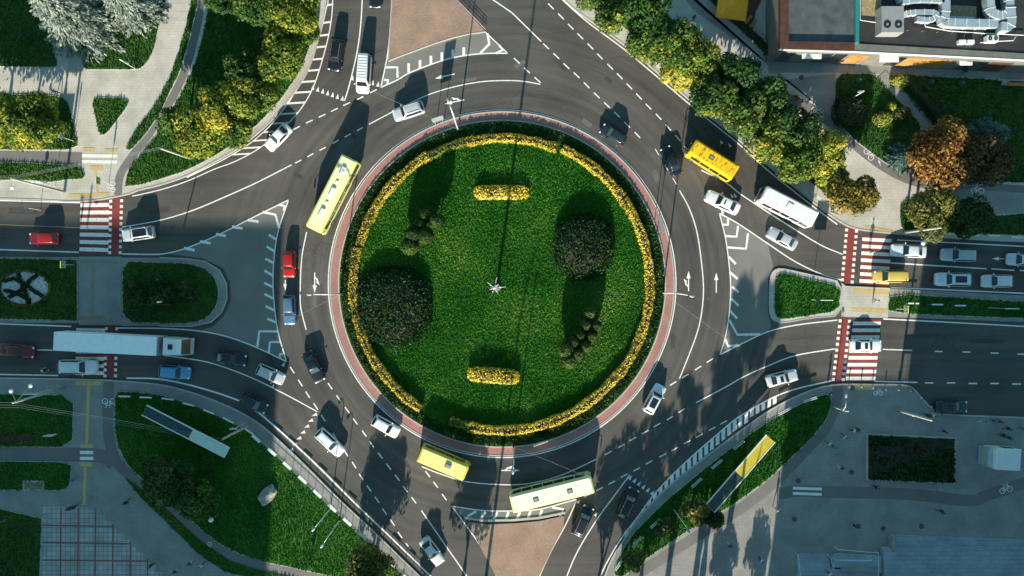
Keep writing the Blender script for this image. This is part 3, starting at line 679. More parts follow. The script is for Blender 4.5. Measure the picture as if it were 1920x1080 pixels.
def tree_meshes(kind, var, r, h, cf=.72):
    """meshes of a round-crowned tree, nominal crown radius r and total height h"""
    key = (kind, var, r, h, cf)
    if key not in _tm:
        zc = h*(1-cf/2); ch = h*cf
        n = int(520*r**1.8)+900
        cen, nr = crown_pts(r, ch, zc, n, int(9+r*3.5), hash(kind) % 97+var*13 if False else var*31+len(kind)*7, .85)
        cen[:, 2] = np.maximum(cen[:, 2], h*.16)
        sz = rng.uniform(.18, .46, n)
        _tm[key] = (nmesh('crown', quads(cen, nr, sz, 1.25), 4, [LM[kind]]), trunk_mesh(h*.85, .08+.022*h, var, 5, r*.55))
    return _tm[key]
def tree(px, py, rpx, h, kind, label, name='maple_tree', cat='tree', group=None, var=None, zc=None, cf=.72):
    zc = h*.6 if zc is None else zc
    x, y = W(px, py, zc); r = rpx*S*(1-zc/H)
    v = random.randint(0, 3) if var is None else var
    nr = max(1.0, round(r*2)/2); nh = max(2, round(h))
    cm, tm = tree_meshes(kind, v, nr, nh, cf)
    e = empty(name, label, cat, (x, y, .15), random.uniform(0, 6.28), group)
    s = r/nr; e.scale = (s, s, h/nh)
    link('crown', cm, e); link('trunk', tm, e)
    return e
def spruce_tree(px, py, r, h, kind, label, name='spruce_tree', group=None, n_br=210, seed=1):
    g_ = np.random.default_rng(seed); x, y = W(px, py)
    e = empty(name, label, 'tree', (x, y, .15), 0, group)
    C_, D_, S_ = [], [], []
    for i in range(n_br):
        t = (i+.5)/n_br; z = .6+(h-.8)*t; br = r*(1-t)**.8*g_.uniform(.8, 1.1)+.15; a = i*2.39996+g_.uniform(-.2, .2)
        k = max(5, int(br*13))
        for j in range(k):
            q = (j+.5)/k*br; sp = (br-q)*.28+.12
            off = g_.uniform(-sp, sp)
            px_ = math.cos(a)*q-math.sin(a)*off; py_ = math.sin(a)*q+math.cos(a)*off
            C_.append((px_, py_, z-q*.28+q*q*.03+g_.uniform(-.1, .1))); aa = a+off*.9
            D_.append((math.cos(aa), math.sin(aa), -.25)); S_.append(g_.uniform(.22, .36))
    C_ = np.array(C_); D_ = np.array(D_); nr = np.cross(np.cross(D_, [0, 0, 1.0]), D_)+g_.normal(size=C_.shape)*.45
    u = np.cross(nr, D_)
    me = nmesh('crown', quads(C_, nr, np.array(S_)*1.0, 2.0, alongz=D_), 4, [LM[kind]])
    link('crown', me, e); q = MB(); q.tube([(0,0,-.1),(0,0,h*.5),(0,0,h-.4)], [.28, .16, .04], 8); q.build('trunk', M['bark'], e, True)
    return e
def bushmesh(rx, ry, h, n, kind, size=(.12, .26), power=2.0, seed=0):
    g_ = np.random.default_rng(seed)
    d = g_.normal(size=(n, 3)); d[:, 2] = np.abs(d[:, 2]); d /= np.linalg.norm(d, axis=1, keepdims=True)
    k = (np.abs(d)**power).sum(1)**(-1/power)*g_.uniform(.86, 1.05, n)
    # jittered surface
    cen = d*k[:, None]*np.array([rx, ry, h]); nr = d/np.array([rx, ry, h])+g_.normal(size=(n, 3))*.5
    nr /= np.linalg.norm(nr, axis=1, keepdims=True)
    return nmesh('foliage', quads(cen, nr, g_.uniform(*size, n), 1.3), 4, [LM[kind]])
_bm = {}
def bush(px, py, rxp, ryp, h, kind, label, name='round_bush', group=None, rz=0, power=2.0, dens=34, cat='bush', size=(.14, .3)):
    z = h*.5; x, y = W(px, py, z); rx, ry = rxp*S, ryp*S
    key = (round(rx, 1), round(ry, 1), round(h, 1), kind, power)
    if key not in _bm:
        area = math.pi*rx*ry+math.pi*(rx+ry)*h*.8
        _bm[key] = bushmesh(rx, ry, h, int(area*dens)+120, kind, size, power, len(_bm))
        q = MB(); q.sphere((0, 0, h*.38), 1, 14, 8); q.v = [(a*rx*.84, b*ry*.84, max(0, h*.4+(c-h*.38)*h*.46)) for a, b, c in q.v]
        _bm[key+('core',)] = q.mesh('dark_core', [M['soil']], True)
    e = empty(name, label, cat, (x, y, .15), rz, group)
    link('foliage', _bm[key], e); link('dark_core', _bm[key+('core',)], e); return e
def hedge(pts, wpx, h, kind, label, name='clipped_hedge', group=None, dens=40, size=(.13, .26)):
    """clipped hedge following a line on the ground (pixel grid)"""
    P = np.array(Wp(pts)); seg = np.linalg.norm(np.diff(P, axis=0), axis=1); tot = seg.sum(); cum = np.concatenate([[0], np.cumsum(seg)])
    base = P.mean(0); w_ = wpx*S/2
    n = int(tot*(2*w_+2*h)*dens)
    t = rng.uniform(0, tot, n); i = np.clip(np.searchsorted(cum, t)-1, 0, len(seg)-1); f = (t-cum[i])/seg[i]
    c = P[i]*(1-f)[:, None]+P[i+1]*f[:, None]; d = (P[i+1]-P[i])/seg[i][:, None]; nn = np.stack([-d[:, 1], d[:, 0]], 1)
    a = rng.uniform(-.35, math.pi+.35, n); ca, sa = np.cos(a), np.sin(a)
    se = .55
    wob = 1+.10*np.sin(t*1.1+1)+.06*np.sin(t*2.7)
    off = np.sign(ca)*np.abs(ca)**se*w_*wob; zz = np.sign(sa)*np.abs(sa)**se*h*.62+h*.4
    zz *= (1+.07*np.sin(t*1.9+2)); j = rng.normal(size=(n, 3))*.05
    cen = np.stack([c[:, 0]+nn[:, 0]*off-base[0], c[:, 1]+nn[:, 1]*off-base[1], np.maximum(zz, .02)], 1)+j
    nr = np.stack([nn[:, 0]*ca, nn[:, 1]*ca, sa], 1)+rng.normal(size=(n, 3))*.45
    me = nmesh(name, quads(cen, nr, rng.uniform(*size, n), 1.2), 4, [LM[kind]])
    q = MB(); A = offs(pts, wpx*.36); B = offs(pts, -wpx*.36)
    for a_, b_, c_, d_ in zip(A, A[1:], B[1:], B): q.prism([(W(*p)[0]-base[0], W(*p)[1]-base[1]) for p in (a_, b_, c_, d_)], 0, h*.85)
    e = empty(name, label, 'hedge', (base[0], base[1], .18), 0, group)
    link('foliage', me, e); q.build('dark_core', M['soil'], e)
    return e
def arc(a0, a1, r, n=None):
    n = n or max(2, int(abs(a1-a0)/4)); return [(941.5+r*math.cos(R(a0+(a1-a0)*i/n)), 532-r*math.sin(R(a0+(a1-a0)*i/n))) for i in range(n+1)]

# roundabout planting (angles: 0 = right, counter-clockwise)
RH = .95
hedge(arc(72, 245, 274, 60)[0:0] or arc(68, 104, 271), 16, RH, 'hedgeyellow', 'yellow hedge arc along the top of the roundabout lawn', group='yellow hedge ring')
hedge(arc(104.2, 119.8, 273), 15, RH*.9, 'lime', 'stretch of hedge at upper left of the ring, topiary shadow put into duller leaves', group='yellow hedge ring')  # duller leaf colours here paint in the shadow of the topiary
hedge(arc(120, 165, 275), 16, RH, 'hedgeyellow', 'yellow hedge arc beside the long pale yellow bus', group='yellow hedge ring')
hedge(arc(166, 237, 277), 16, RH, 'hedgeyellow', 'yellow hedge arc round the lower left of the roundabout lawn', group='yellow hedge ring')
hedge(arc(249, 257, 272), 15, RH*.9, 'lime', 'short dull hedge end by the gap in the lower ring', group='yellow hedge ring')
hedge(arc(257, 322, 273), 17, RH, 'hedgeyellow', 'yellow hedge arc along the bottom and lower right of the lawn', group='yellow hedge ring')
hedge(arc(322, 360, 275), 16, RH, 'hedgeyellow', 'yellow hedge arc on the right below the lamp arm', group='yellow hedge ring')
hedge(arc(0, 35, 275), 16, RH, 'hedgeyellow', 'yellow hedge arc on the right above the lamp arm', group='yellow hedge ring')
hedge(arc(35.5, 66, 275), 16, RH, 'hedgeyellow', 'yellow hedge arc at upper right behind the dark hatchback', group='yellow hedge ring')
bush(940, 361, 49, 13, 1.0, 'hedgeyellow', 'short straight yellow flower hedge near the top of the lawn', 'flower_hedge', power=5, cat='hedge', dens=45)
bush(925, 704, 46, 14, 1.3, 'hedgeyellow', 'short straight yellow flower hedge with pale scalloped edge near the bottom of the lawn', 'flower_hedge', power=5, cat='hedge', rz=R(-5), dens=45)
bush(1095, 462, 55, 60, 2.0, 'bed', 'large dark round shrub bed on the right of the lawn', 'shrub_bed', dens=60, size=(.14, .32), power=2.6)
bush(737, 575, 69, 74, 1.9, 'bed', 'largest dark round shrub bed on the left of the lawn', 'shrub_bed', dens=60, size=(.14, .32), power=2.6)
# topiary groups: small clipped trees on stems
_tp = {}
def topiary(px, py, r, h, label, group):
    r *= 1.18; h += .5; x, y = W(px, py, h*.8)
    e = empty('topiary_tree', label, 'tree', (x, y, .18), random.uniform(0, 6), group)
    k = round(r, 1)
    if k not in _tp:
        g_ = np.random.default_rng(5); n = 1700
        d = g_.normal(size=(n, 3)); d /= np.linalg.norm(d, axis=1, keepdims=True)
        cen = d*g_.uniform(.85, 1.03, n)[:, None]*np.array([r, r, 1.5]); 
        _tp[k] = nmesh('crown', quads(cen, d+g_.normal(size=(n, 3))*.4, g_.uniform(.16, .3, n), 1.2), 4, [LM['topiary']])
        q = MB(); q.tube([(0,0,-2.2),(0,0,.5)], [.09, .05], 6); _tp[(k, 't')] = q.mesh('trunk', [M['bark']])
    if (k, 'c') not in _tp:
        q = MB(); q.sphere((0,0,0), r*.86, 14, 10, sz=1.5/r*1.0); _tp[(k, 'c')] = q.mesh('dark_core', [M['soil']], True)  # solid core added inside the crown to make its cast shadow denser
    link('dark_core', _tp[(k, 'c')], e, (0, 0, h-1.5))
    link('crown', _tp[k], e, (0, 0, h-1.5)); link('trunk', _tp[(k, 't')], e, (0, 0, h-1.5))
ups = ['topmost', 'second from the top', 'rightmost upper', 'middle', 'left of the middle', 'lowest']
for (x, y, r, h, lb) in ((796,404,.75,2.7,'topmost small topiary of the left group'),(820,414,.85,3.9,'rightmost topiary of the left group, lit on its lower side'),(786,421,.75,2.9,'upper middle topiary of the left group'),(773,440,.95,3.6,'left middle topiary of the left group'),(797,441,.95,3.4,'right middle topiary of the left group'),(767,461,1.05,3.4,'lowest topiary of the left group')):
    topiary(x, y, r, h, lb, 'left topiary group on the lawn')
for (x, y, r, h, lb) in ((1105,588,.7,2.9,'topmost topiary of the right group'),(1098,609,.7,3.0,'second topiary down in the right group, left column'),(1118,612,.7,2.9,'upper right topiary of the right group'),(1087,627,.75,3.1,'middle topiary of the right group, left column'),(1109,631,.75,3.0,'middle topiary of the right group, right column'),(1075,642,.8,3.2,'fourth topiary down in the right group, left column'),(1097,649,.8,3.1,'fourth topiary down in the right group, right column'),(1061,656,.95,3.6,'large leftmost topiary of the right group'),(1083,663,.85,3.2,'lower right topiary of the right group'),(1067,677,.9,3.4,'lowest topiary of the right group')):
    topiary(x, y, r, h, lb, 'right topiary group on the lawn')

# row of trees on the north-east verge
row = [(1112,0,30,5.5,'row','small yellow topped tree at the upper left end of the long row'),(1150,32,36,6.5,'row','bushy tree second in the long row from the top of the photo'),(1205,22,44,7.5,'green','dark green tree at the top edge of the long row'),(1214,82,38,6.5,'row','yellow flecked tree over the kerb near the top of the long row'),
 (1262,82,45,7.5,'row','broad tree fifth along the long row'),(1268,140,34,6,'yellow','bright yellow tree on the kerb side of the long row'),(1308,122,43,7,'yellow','yellow tree in the middle of the long row'),(1338,178,44,7,'row','green and yellow tree over the kerb in the middle of the long row'),
 (1378,140,40,7.5,'green','dark green tree on the plaza side of the long row'),(1392,208,46,7.5,'row','large leafy tree above the parked shadow of the yellow minibus'),(1436,178,34,7,'green','dark tree bulging towards the plaza from the long row'),(1442,255,44,7,'row','tree above the white bus roof in the long row'),
 (1490,240,40,7,'green','dark tree on the plaza side opposite the cycle mark'),(1492,300,44,7,'yellow','yellow green tree right above the white bus'),(1545,288,40,7,'yellow','bright tree near the lower right end of the long row'),(1560,338,32,6,'yellow','low yellow tree between the bus and the orange tree'),
 (1592,362,44,6.5,'rowrust','rust orange tree ending the long row beside the red crossing')]
for x, y, r, h, k, lb in row: tree(x, y, r*1.08, h, k, lb, 'street_tree', group='row of street trees on the upper right verge')
nwt = [(22,240,52,7,'yellow','round yellow green tree at the left edge of the photo'),(75,232,46,7,'yellow','yellow green tree left of the paved triangle lawn'),(-30,215,45,7,'green','green tree cut by the left edge of the photo'),
 (545,22,48,7.5,'yellow','yellow green tree over the kerb at the top of the left verge'),(492,12,42,7.5,'green','dark green tree at the top beside the path'),(415,5,24,6,'green','small tree beside the path at the top edge'),(518,112,44,7,'yellow','yellow tree over the ladder marking on the left verge'),(462,135,34,6.5,'row','tree half in shade in the middle of the left verge'),
 (478,182,42,6.5,'yellow','bright yellow tree above the white sedan'),(420,205,44,7,'yellow','broad yellow green tree in the left verge clump'),(372,250,44,6,'yellow','low tree at the lower left of the verge clump'),(330,232,28,6,'green','dark tree beside the narrow path'),(440,245,34,5,'row','low leafy tree near the kerb below the verge clump'),(578,60,24,5.5,'row','thin tree leaning to the ladder marking')]
for x, y, r, h, k, lb in nwt: tree(x, y, r*1.1, h, k, lb, 'park_tree', group='trees on the upper left lawns')
spruce_tree(170, 48, 6.3, 12.5, 'spruce', 'huge silver blue spruce beside the paved path at top left', seed=3, n_br=300)
spruce_tree(262, 22, 4.4, 9, 'spruce', 'smaller silver spruce right of the huge one', seed=5, n_br=220)
for x, y, r, h, k, lb in ((318,905,42,6,'dark','dark tree in the shade over the curved cycle path'),(372,935,36,5.5,'green','green tree in the shade right of the dark one'),(292,872,24,5,'dark','small dark tree on the shaded lawn below the glass shelter'),
        (690,1060,44,5,'olive','brownish green tree at the bottom edge beside the railing'),(255,553,22,2.0,'dark','left bush tree on the rounded left median'),(303,546,27,2.3,'dark','middle spreading bush tree on the rounded left median'),(350,546,19,1.9,'dark','right bush tree on the rounded left median near the lying pole'),
        (1740,402,46,5.5,'olive','olive yellow tree by the corner of the right crossing'),(1815,408,40,5.5,'dark','dark tree right of the olive yellow tree'),(1768,285,58,7,'orange','large orange autumn tree in the garden'),(1832,300,46,7,'brown','brown autumn tree touching the orange one'),
        (1185,1048,20,3,'olive','small bush tree at the lower end of the shelter verge'),(1303,958,24,3,'olive','bush tree left of the glass shelter end'),(1338,968,20,2.6,'dark','dark bush tree below the glass shelter end'),(1245,990,18,1.8,'dark','low brown green bush on the shelter verge')):
    tree(x, y, r*1.1, h, k, lb, 'garden_tree')
spruce_tree(1683, 300, 2.3, 4.5, 'tealspruce', 'small blue green spruce beside the cycle path', seed=9, n_br=110)
spruce_tree(1832, 262, 3.2, 6, 'tealspruce', 'teal conifer in the shaded garden right of the orange tree', 'conifer_tree', seed=11, n_br=150)
bush(1597, 208, 32, 32, 2.4, 'dark', 'large dark clipped dome bush in the small garden'); bush(1671, 200, 9, 9, 1.2, 'lime', 'small bright lime ball bush'); bush(1656, 222, 18, 15, 1.4, 'lime', 'yellow topped dome bush below the lime ball'); bush(1694, 214, 16, 15, 1.4, 'olive', 'grey green ball bush beside the garden path')
hedge([(1686,148),(1715,172),(1745,205),(1764,232)], 18, 1.1, 'green', 'green hedge along the diagonal garden path'); bush(1683, 150, 12, 11, 1.3, 'lime', 'bright yellow bush at the head of the garden hedge')
hedge([(-60,823),(0,821),(66,820)], 20, .5, 'olive', 'low yellowish flower strip on the shaded left lawn', 'flower_strip')
for x, y, r in ((1610,150,5),(1746,153,5),(1803,155,5),(1757,202,6)): bush(x, y, r, r, .8, 'tealspruce', {1610:'small teal ball plant by the street in the small garden',1746:'left teal ball plant on the dark garden lawn',1803:'right teal ball plant on the dark garden lawn',1757:'teal ball plant beside the garden hedge end'}[x])
# planted bed on the plaza
q = MB(); q.prism(Wp([(1623,812),(1790,819),(1788,907),(1622,899)]), .05, .35); e = empty('planting_bed', 'rectangular stone edged planting bed on the shaded plaza', 'planter', (0, 0, 0))
q.build('edging', M['kerb'], e); q = MB(); q.prism(Wp([(1626,815),(1787,822),(1785,904),(1625,896)]), .2, .36); q.build('soil', M['soil'], e)
n = 5200; uu, vv = rng.uniform(0, 1, n), rng.uniform(0, 1, n)
px_ = 1626+uu*160-vv*1; py_ = 815+vv*82+uu*7
dl = np.abs((py_-815)-(px_-1626)*-.35-55)
keep = (dl > 26) | (rng.uniform(size=n) < .22); px_, py_ = px_[keep], py_[keep]
cen = np.stack([(px_-960)*S, (540-py_)*S, .38+rng.uniform(0, .35, len(px_))], 1); nr = rng.normal(size=(len(px_), 3)); nr[:, 2] += 1.2
o = link('plants', nmesh('plants', quads(cen, nr, rng.uniform(.2, .45, len(px_)), 1.2), 4, [LM['bed']]), e); o['kind'] = 'stuff'
# ground cover between hedge and apron
def in_poly(px, py, P):
    ins = np.zeros(len(px), bool); n = len(P)
    for i in range(n):
        (x1, y1), (x2, y2) = P[i], P[(i+1) % n]
        if y1 == y2: continue
        ins ^= ((y1 > py) != (y2 > py)) & (px < (x2-x1)*(py-y1)/(y2-y1)+x1)
    return ins
n = 26000; a = rng.uniform(0, 2*math.pi, n); rr = rng.uniform(284, 303, n)
cen = np.stack([CX+rr*S*np.cos(a), CY+rr*S*np.sin(a), .28+rng.uniform(-.06, .22, n)], 1); nr = rng.normal(size=(n, 3)); nr[:, 2] += .9
tag(link('ground_cover', nmesh('ground_cover', quads(cen, nr, rng.uniform(.12, .27, n), 1.2), 4, [LM['cover']])), 'dark green ground cover with small pale flowers between the yellow hedge and the red kerb', 'plants', kind='stuff')
# grass tufts
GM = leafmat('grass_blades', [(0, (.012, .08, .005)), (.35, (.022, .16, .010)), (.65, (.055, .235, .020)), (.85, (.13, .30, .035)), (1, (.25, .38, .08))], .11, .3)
GD = leafmat('shaded_lawn_blades', [(0, (.016, .075, .010)), (.5, (.038, .13, .016)), (1, (.11, .19, .03))], .3, .2)  # darker copy of the grass blades, lawn shade put into the colour
def tufts(px, py, z, s0, s1, name, label, mat):
    n = len(px); c = np.stack([(px-960)*S, (540-py)*S, np.full(n, z)], 1)
    V = []
    for k in range(3):
        a = rng.uniform(0, 2*math.pi, n); s = rng.uniform(s0, s1, n); lean = rng.uniform(.2, .9, n)
        d = np.stack([np.cos(a), np.sin(a)], 1); wv = np.stack([-d[:, 1], d[:, 0]], 1)*(s*.28)[:, None]
        b0 = c.copy(); b0[:, :2] += wv; b1 = c.copy(); b1[:, :2] -= wv; tp = c.copy(); tp[:, :2] += d*(s*lean)[:, None]; tp[:, 2] += s*.75
        V.append(np.stack([b0, b1, tp], 1))
    V = np.stack(V, 1).reshape(-1, 3)
    return tag(link(name, nmesh(name, V, 3, [mat])), label, 'grass', kind='stuff')
n = 60000; a = rng.uniform(0, 2*math.pi, n); rr = np.sqrt(rng.uniform(0, 1, n))*284
tufts(941.5+rr*np.cos(a), 532-rr*np.sin(a), .2, .15, .36, 'grass', 'bright green rough mown grass covering the roundabout', GM)
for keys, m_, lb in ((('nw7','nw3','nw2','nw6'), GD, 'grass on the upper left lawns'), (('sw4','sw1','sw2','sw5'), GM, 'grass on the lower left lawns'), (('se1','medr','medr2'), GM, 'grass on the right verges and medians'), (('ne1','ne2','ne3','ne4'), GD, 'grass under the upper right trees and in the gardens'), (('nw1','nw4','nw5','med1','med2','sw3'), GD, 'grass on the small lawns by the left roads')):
    X, Y = [], []
    for k in keys:
        P = grass_polys[k]; xs = [max(-60, min(1980, p[0])) for p in P]; ys = [max(-60, min(1140, p[1])) for p in P]
        x0, x1, y0, y1 = min(xs), max(xs), min(ys), max(ys); m = int((x1-x0)*(y1-y0)*.16)
        px, py = rng.uniform(x0, x1, m), rng.uniform(y0, y1, m); ok = in_poly(px, py, P); X.append(px[ok]); Y.append(py[ok])
    tufts(np.concatenate(X), np.concatenate(Y), .17, .14, .32, 'grass', lb, m_)

# ------------------------------------------------------------------ vehicles
_mc = {}
def cached(key, fn):
    if key not in _mc: _mc[key] = fn()
    return _mc[key]
CT = {  # length, width, height, belt, bonnet z, boot z, x of: screen base, roof front, roof rear, rear glass base (fractions of half length)
 'sedan': (4.55,1.78,1.45,.93,.86,.95,.36,.10,-.42,-.72), 'hatch': (4.0,1.74,1.50,.95,.90,.95,.42,.16,-.72,-.93),
 'suv': (4.5,1.85,1.68,1.08,1.04,1.08,.44,.22,-.76,-.93), 'estate': (4.6,1.78,1.48,.95,.88,.95,.40,.14,-.78,-.94), 'van': (5.3,1.98,2.1,1.15,1.10,1.15,.68,.48,-.93,-.98), 'minivan': (4.6,1.82,1.85,1.1,1.02,1.1,.52,.28,-.9,-.97)}
def car_meshes(ct):
    Ln, Wd, Hh, belt, bz, tz, a, b, c, d = CT[ct]; hl, hw = Ln/2, Wd/2; out = {}
    q = MB(); rings = []
    for t, wf, zt, zl in ((-1.0,.72,tz-.22,.42),(-.985,.82,tz-.10,.34),(-.93,.93,tz-.03,.28),(-.8,.985,tz,.25),(-.55,1,belt,.25),(0,1,belt,.25),(.38,1,belt,.25),(.55,.985,bz,.25),(.75,.965,bz-.05,.25),(.88,.92,bz-.10,.26),(.955,.82,bz-.17,.30),(.985,.70,bz-.25,.36),(1.0,.55,bz-.32,.42)):
        x = t*hl; w_ = hw*wf; m_ = (zt+zl)/2
        rings.append([(x,-w_*.9,zl),(x,-w_,zl+.14),(x,-w_,m_+.05),(x,-w_*.975,zt-.10),(x,-w_*.87,zt-.005),(x,-w_*.5,zt+.025),(x,0,zt+.035),(x,w_*.5,zt+.025),(x,w_*.87,zt-.005),(x,w_*.975,zt-.10),(x,w_,m_+.05),(x,w_,zl+.14),(x,w_*.9,zl)])
    q.loft(rings)
    # cabin shell
    def ringc(z, xf, xr, w_, k=.12):
        return [(xf,-w_*.82,z),(xf-k,-w_*.97,z),((xf+xr)/2,-w_,z),(xr+k,-w_*.96,z),(xr,-w_*.80,z),(xr,w_*.80,z),(xr+k,w_*.96,z),((xf+xr)/2,w_,z),(xf-k,w_*.97,z),(xf,w_*.82,z)]
    q.loft([ringc(belt-.05, a*hl, d*hl, hw*.93), ringc(Hh-.10, b*hl+.07, c*hl-.07, hw*.745), ringc(Hh-.03, b*hl-.03, c*hl+.03, hw*.70), ringc(Hh, b*hl-.16, c*hl+.16, hw*.58)])
    out['body'] = q.mesh('body', [M['black']], True)
    def panel(name, P, lift, n):          # thin glass pane with thickness
        n = Vector(n).normalized()*lift; q = MB()
        A = [Vector(p)+n for p in P]; B = [Vector(p)-n*.5 for p in P]
        q.add(A+B, [(0,1,2,3),(7,6,5,4),(0,4,5,1),(1,5,6,2),(2,6,7,3),(3,7,4,0)]); out[name] = q.mesh(name, [M['glass']])
    zb, zt = belt+.02, Hh-.10
    panel('windscreen', [(a*hl-.02,-hw*.76,zb),(a*hl-.02,hw*.76,zb),(b*hl+.04,hw*.60,zt),(b*hl+.04,-hw*.60,zt)], .022, (zt-zb, 0, (a-b)*hl))
    panel('rear_window', [(d*hl+.03,-hw*.70,zb+.04),(d*hl+.03,hw*.70,zb+.04),(c*hl-.05,hw*.56,zt),(c*hl-.05,-hw*.56,zt)], .022, (-(zt-zb), 0, (c-d)*hl))
    for s in (-1, 1):
        panel('side_window%d' % s, [(a*hl-.35,s*hw*.915,zb),(d*hl+.28,s*hw*.905,zb),(c*hl+.12,s*hw*.755,zt),(b*hl-.10,s*hw*.765,zt)], .02, (0, s*(zt-zb), hw*.16))
    q = MB(); q.tube([(0,-.11,0),(0,.11,0)], .32, 16); out['wheel'] = q.mesh('wheel', [M['rubber']], False)
    q = MB(); q.tube([(0,-.125,0),(0,.125,0)], .19, 12); out['rim'] = q.mesh('rim', [M['rim']], False)
    q = MB(); q.sphere((0, 0, 0), .16, 10, 6); q.v = [(x*.9, y*1.1, z*.55) for x, y, z in q.v]; out['lamp'] = q.mesh('lamp', [M['headl']], True)
    q = MB(); q.sphere((0, 0, 0), .14, 10, 6); q.v = [(x*.6, y*1.2, z*.7) for x, y, z in q.v]; out['tail'] = q.mesh('tail', [M['taill']], True)
    q = MB(); q.sphere((0, 0, 0), .12, 8, 5); q.v = [(x*.6, y*1.2, z*.7) for x, y, z in q.v]; out['mirror'] = q.mesh('mirror', [M['black']], True)
    q = MB(); q.tube([(b*hl-.15,0,.02),(b*hl-.35,0,.07),(c*hl+.35,0,.07),(c*hl+.15,0,.02)], .022, 6); out['rail'] = q.mesh('rail', [M['chrome']])
    q = MB(); L0, L1 = c*hl+.45, b*hl-.3; q.box(L0, L1, -hw*.48, hw*.48, -.02, .012); out['pano'] = q.mesh('sunroof', [M['glass']])
    q = MB(); q.box((L0+L1)/2+.05, L1, -hw*.4, hw*.4, -.02, .012); out['sun'] = q.mesh('sunroof', [M['glass']])
    q = MB()
    for i in range(9):
        x = c*hl+.35+i*((b-c)*hl-.7)/8; q.box(x-.05, x+.05, -hw*.62, hw*.62, -.02, .035)
    out['ribs'] = q.mesh('roof_ribs', [M['whitemetal']])
    return out
def car(px, py, ang, ct, col, label, extra=(), roof=None, ln=None, name='car', metal=.15):
    x, y = W(px, py, .8); m = cached(('car', ct), lambda: car_meshes(ct)); Ln, Wd, Hh, belt, bz, tz, a, b, c, d = CT[ct]; hl, hw = Ln/2, Wd/2
    e = empty(name, label, {'van': 'van', 'minivan': 'van'}.get(ct, 'car'), (x, y, .0), R(ang))
    if ln: s = ln*S/Ln; e.scale = (s, (1+s)/2, 1)
    P = cpaint(col, .28, metal)
    link('body', m['body'], e, mat=P)
    link('windscreen', m['windscreen'], e); link('rear_window', m['rear_window'], e)
    for s in (-1, 1):
        link('side_window', m['side_window%d' % s], e)
        for wx in (.62, -.60):
            wl = link('wheel', m['wheel'], e, (wx*hl, s*(hw-.10), .32)); link('rim', m['rim'], wl)
        link('headlight', m['lamp'], e, (hl*.90, s*hw*.70, bz-.14)); link('taillight', m['tail'], e, (-hl*.955, s*hw*.74, tz-.12)); link('mirror', m['mirror'], e, (a*hl-.25, s*(hw+.09), belt+.08), mat=P)
        if 'rails' in extra: link('roof_rail', m['rail'], e, (0, s*hw*.60, Hh-.03))
    if 'pano' in extra: link('sunroof', m['pano'], e, (0, 0, Hh))
    if 'sun' in extra: link('sunroof', m['sun'], e, (0, 0, Hh))
    if 'ribs' in extra: link('roof_ribs', m['ribs'], e, (0, 0, Hh))
    if roof:
        q = MB(); q.box(c*hl+.15, b*hl-.15, -hw*.60, hw*.60, Hh-.03, Hh+.010); q.build('roof', cpaint(roof, .3), e)
    return e
WH = (.90,.91,.90); SI = (.52,.55,.58); BK = (.012,.014,.018); DB = (.012,.02,.035)
car(630,104,-99,'suv',BK,'black off road car with bright windscreen heading down under the tree verge',('rails',))
car(682,139,-94,'van',(.78,.8,.82),'white van with a ribbed roof waiting at the top left entry',('ribs',),ln=71)
car(704,-12,-92,'hatch',BK,'dark car with pale bumper cut by the top edge')
car(766,208,198,'suv',SI,'silver white off road car driving left on the upper ring',('rails',))
car(521,257,226,'sedan',WH,'white sedan leaving over the ladder marking at upper left',ln=58)
car(1150,253,148,'hatch',(.02,.035,.045),'dark grey hatchback at the upper right of the ring')
car(1259,301,116,'sedan',DB,'black blue sedan left of the yellow minibus with rusty roof',('sun',),ln=58)
car(1355,379,155,'sedan',WH,'white sedan with dark sunroof above the right hatched triangle',('sun',),ln=68)
car(1467,447,152,'sedan',SI,'silver sedan with red tail light below the white bus',ln=60)
car(1704,470,177,'sedan',(.72,.78,.84),'white sedan waiting first at the right crossing in the upper lane',ln=66)
car(1798,478,178,'estate',(.42,.5,.56),'pale blue grey estate behind the first waiting sedan',('rails',),ln=66)
car(1915,487,177,'hatch',(.6,.7,.78),'pale blue hatchback cut by the right edge')
car(1668,518,180,'minivan',(.72,.52,.12),'cream yellow taxi van standing on the right zebra',ln=61)
car(1787,524,179,'suv',(.70,.76,.8),'white car with black glass roof waiting in the lower lane',('pano',),ln=66)
car(1870,527,180,'hatch',(.66,.72,.76),'boxy white hatchback last in the lower lane',ln=58)
car(1624,648,0,'sedan',WH,'white sedan with black panoramic roof crossing the lower right zebra',('pano',),ln=60)
car(1467,709,14,'sedan',(.6,.64,.66),'silver sedan with glass roof leaving the ring at lower right',('pano',),ln=60)
car(1785,763,0,'sedan',(.01,.03,.035),'dark green sedan parked against the plaza kerb',ln=60)
car(1227,748,62,'suv',(.75,.79,.82),'white car with dark sunroof on the lower right of the ring',('pano',),ln=58)
car(542,495,-91,'hatch',(.45,.012,.008),'bright red hatchback heading down left of the ring',ln=50)
car(542,581,-88,'estate',(.08,.18,.3),'blue estate below the red hatchback',ln=56)
car(588,688,-65,'sedan',BK,'black sedan with pale windscreen at lower left of the ring',('sun',),ln=62)
car(507,702,-24,'hatch',(.5,.54,.58),'silver grey hatchback joining at the lower left entry',ln=55)
car(431,672,-9,'sedan',(.012,.018,.03),'dark navy sedan behind the silver grey hatchback',ln=62)
car(327,698,-5,'hatch',(.10,.32,.58),'light blue hatchback in the shaded lower left lane',ln=59)
car(476,756,-27,'hatch',(.012,.03,.035),'dark teal hatchback by the kerb at lower left')
car(146,688,0,'suv',(.74,.78,.8),'white estate car on the lower left zebra below the lorry',('rails',),ln=72)
car(32,658,-6,'sedan',(.16,.018,.016),'dark red sedan following the white lorry',ln=64)
car(618,830,-43,'estate',WH,'white estate at the give way triangles at lower left',('rails',),ln=62)
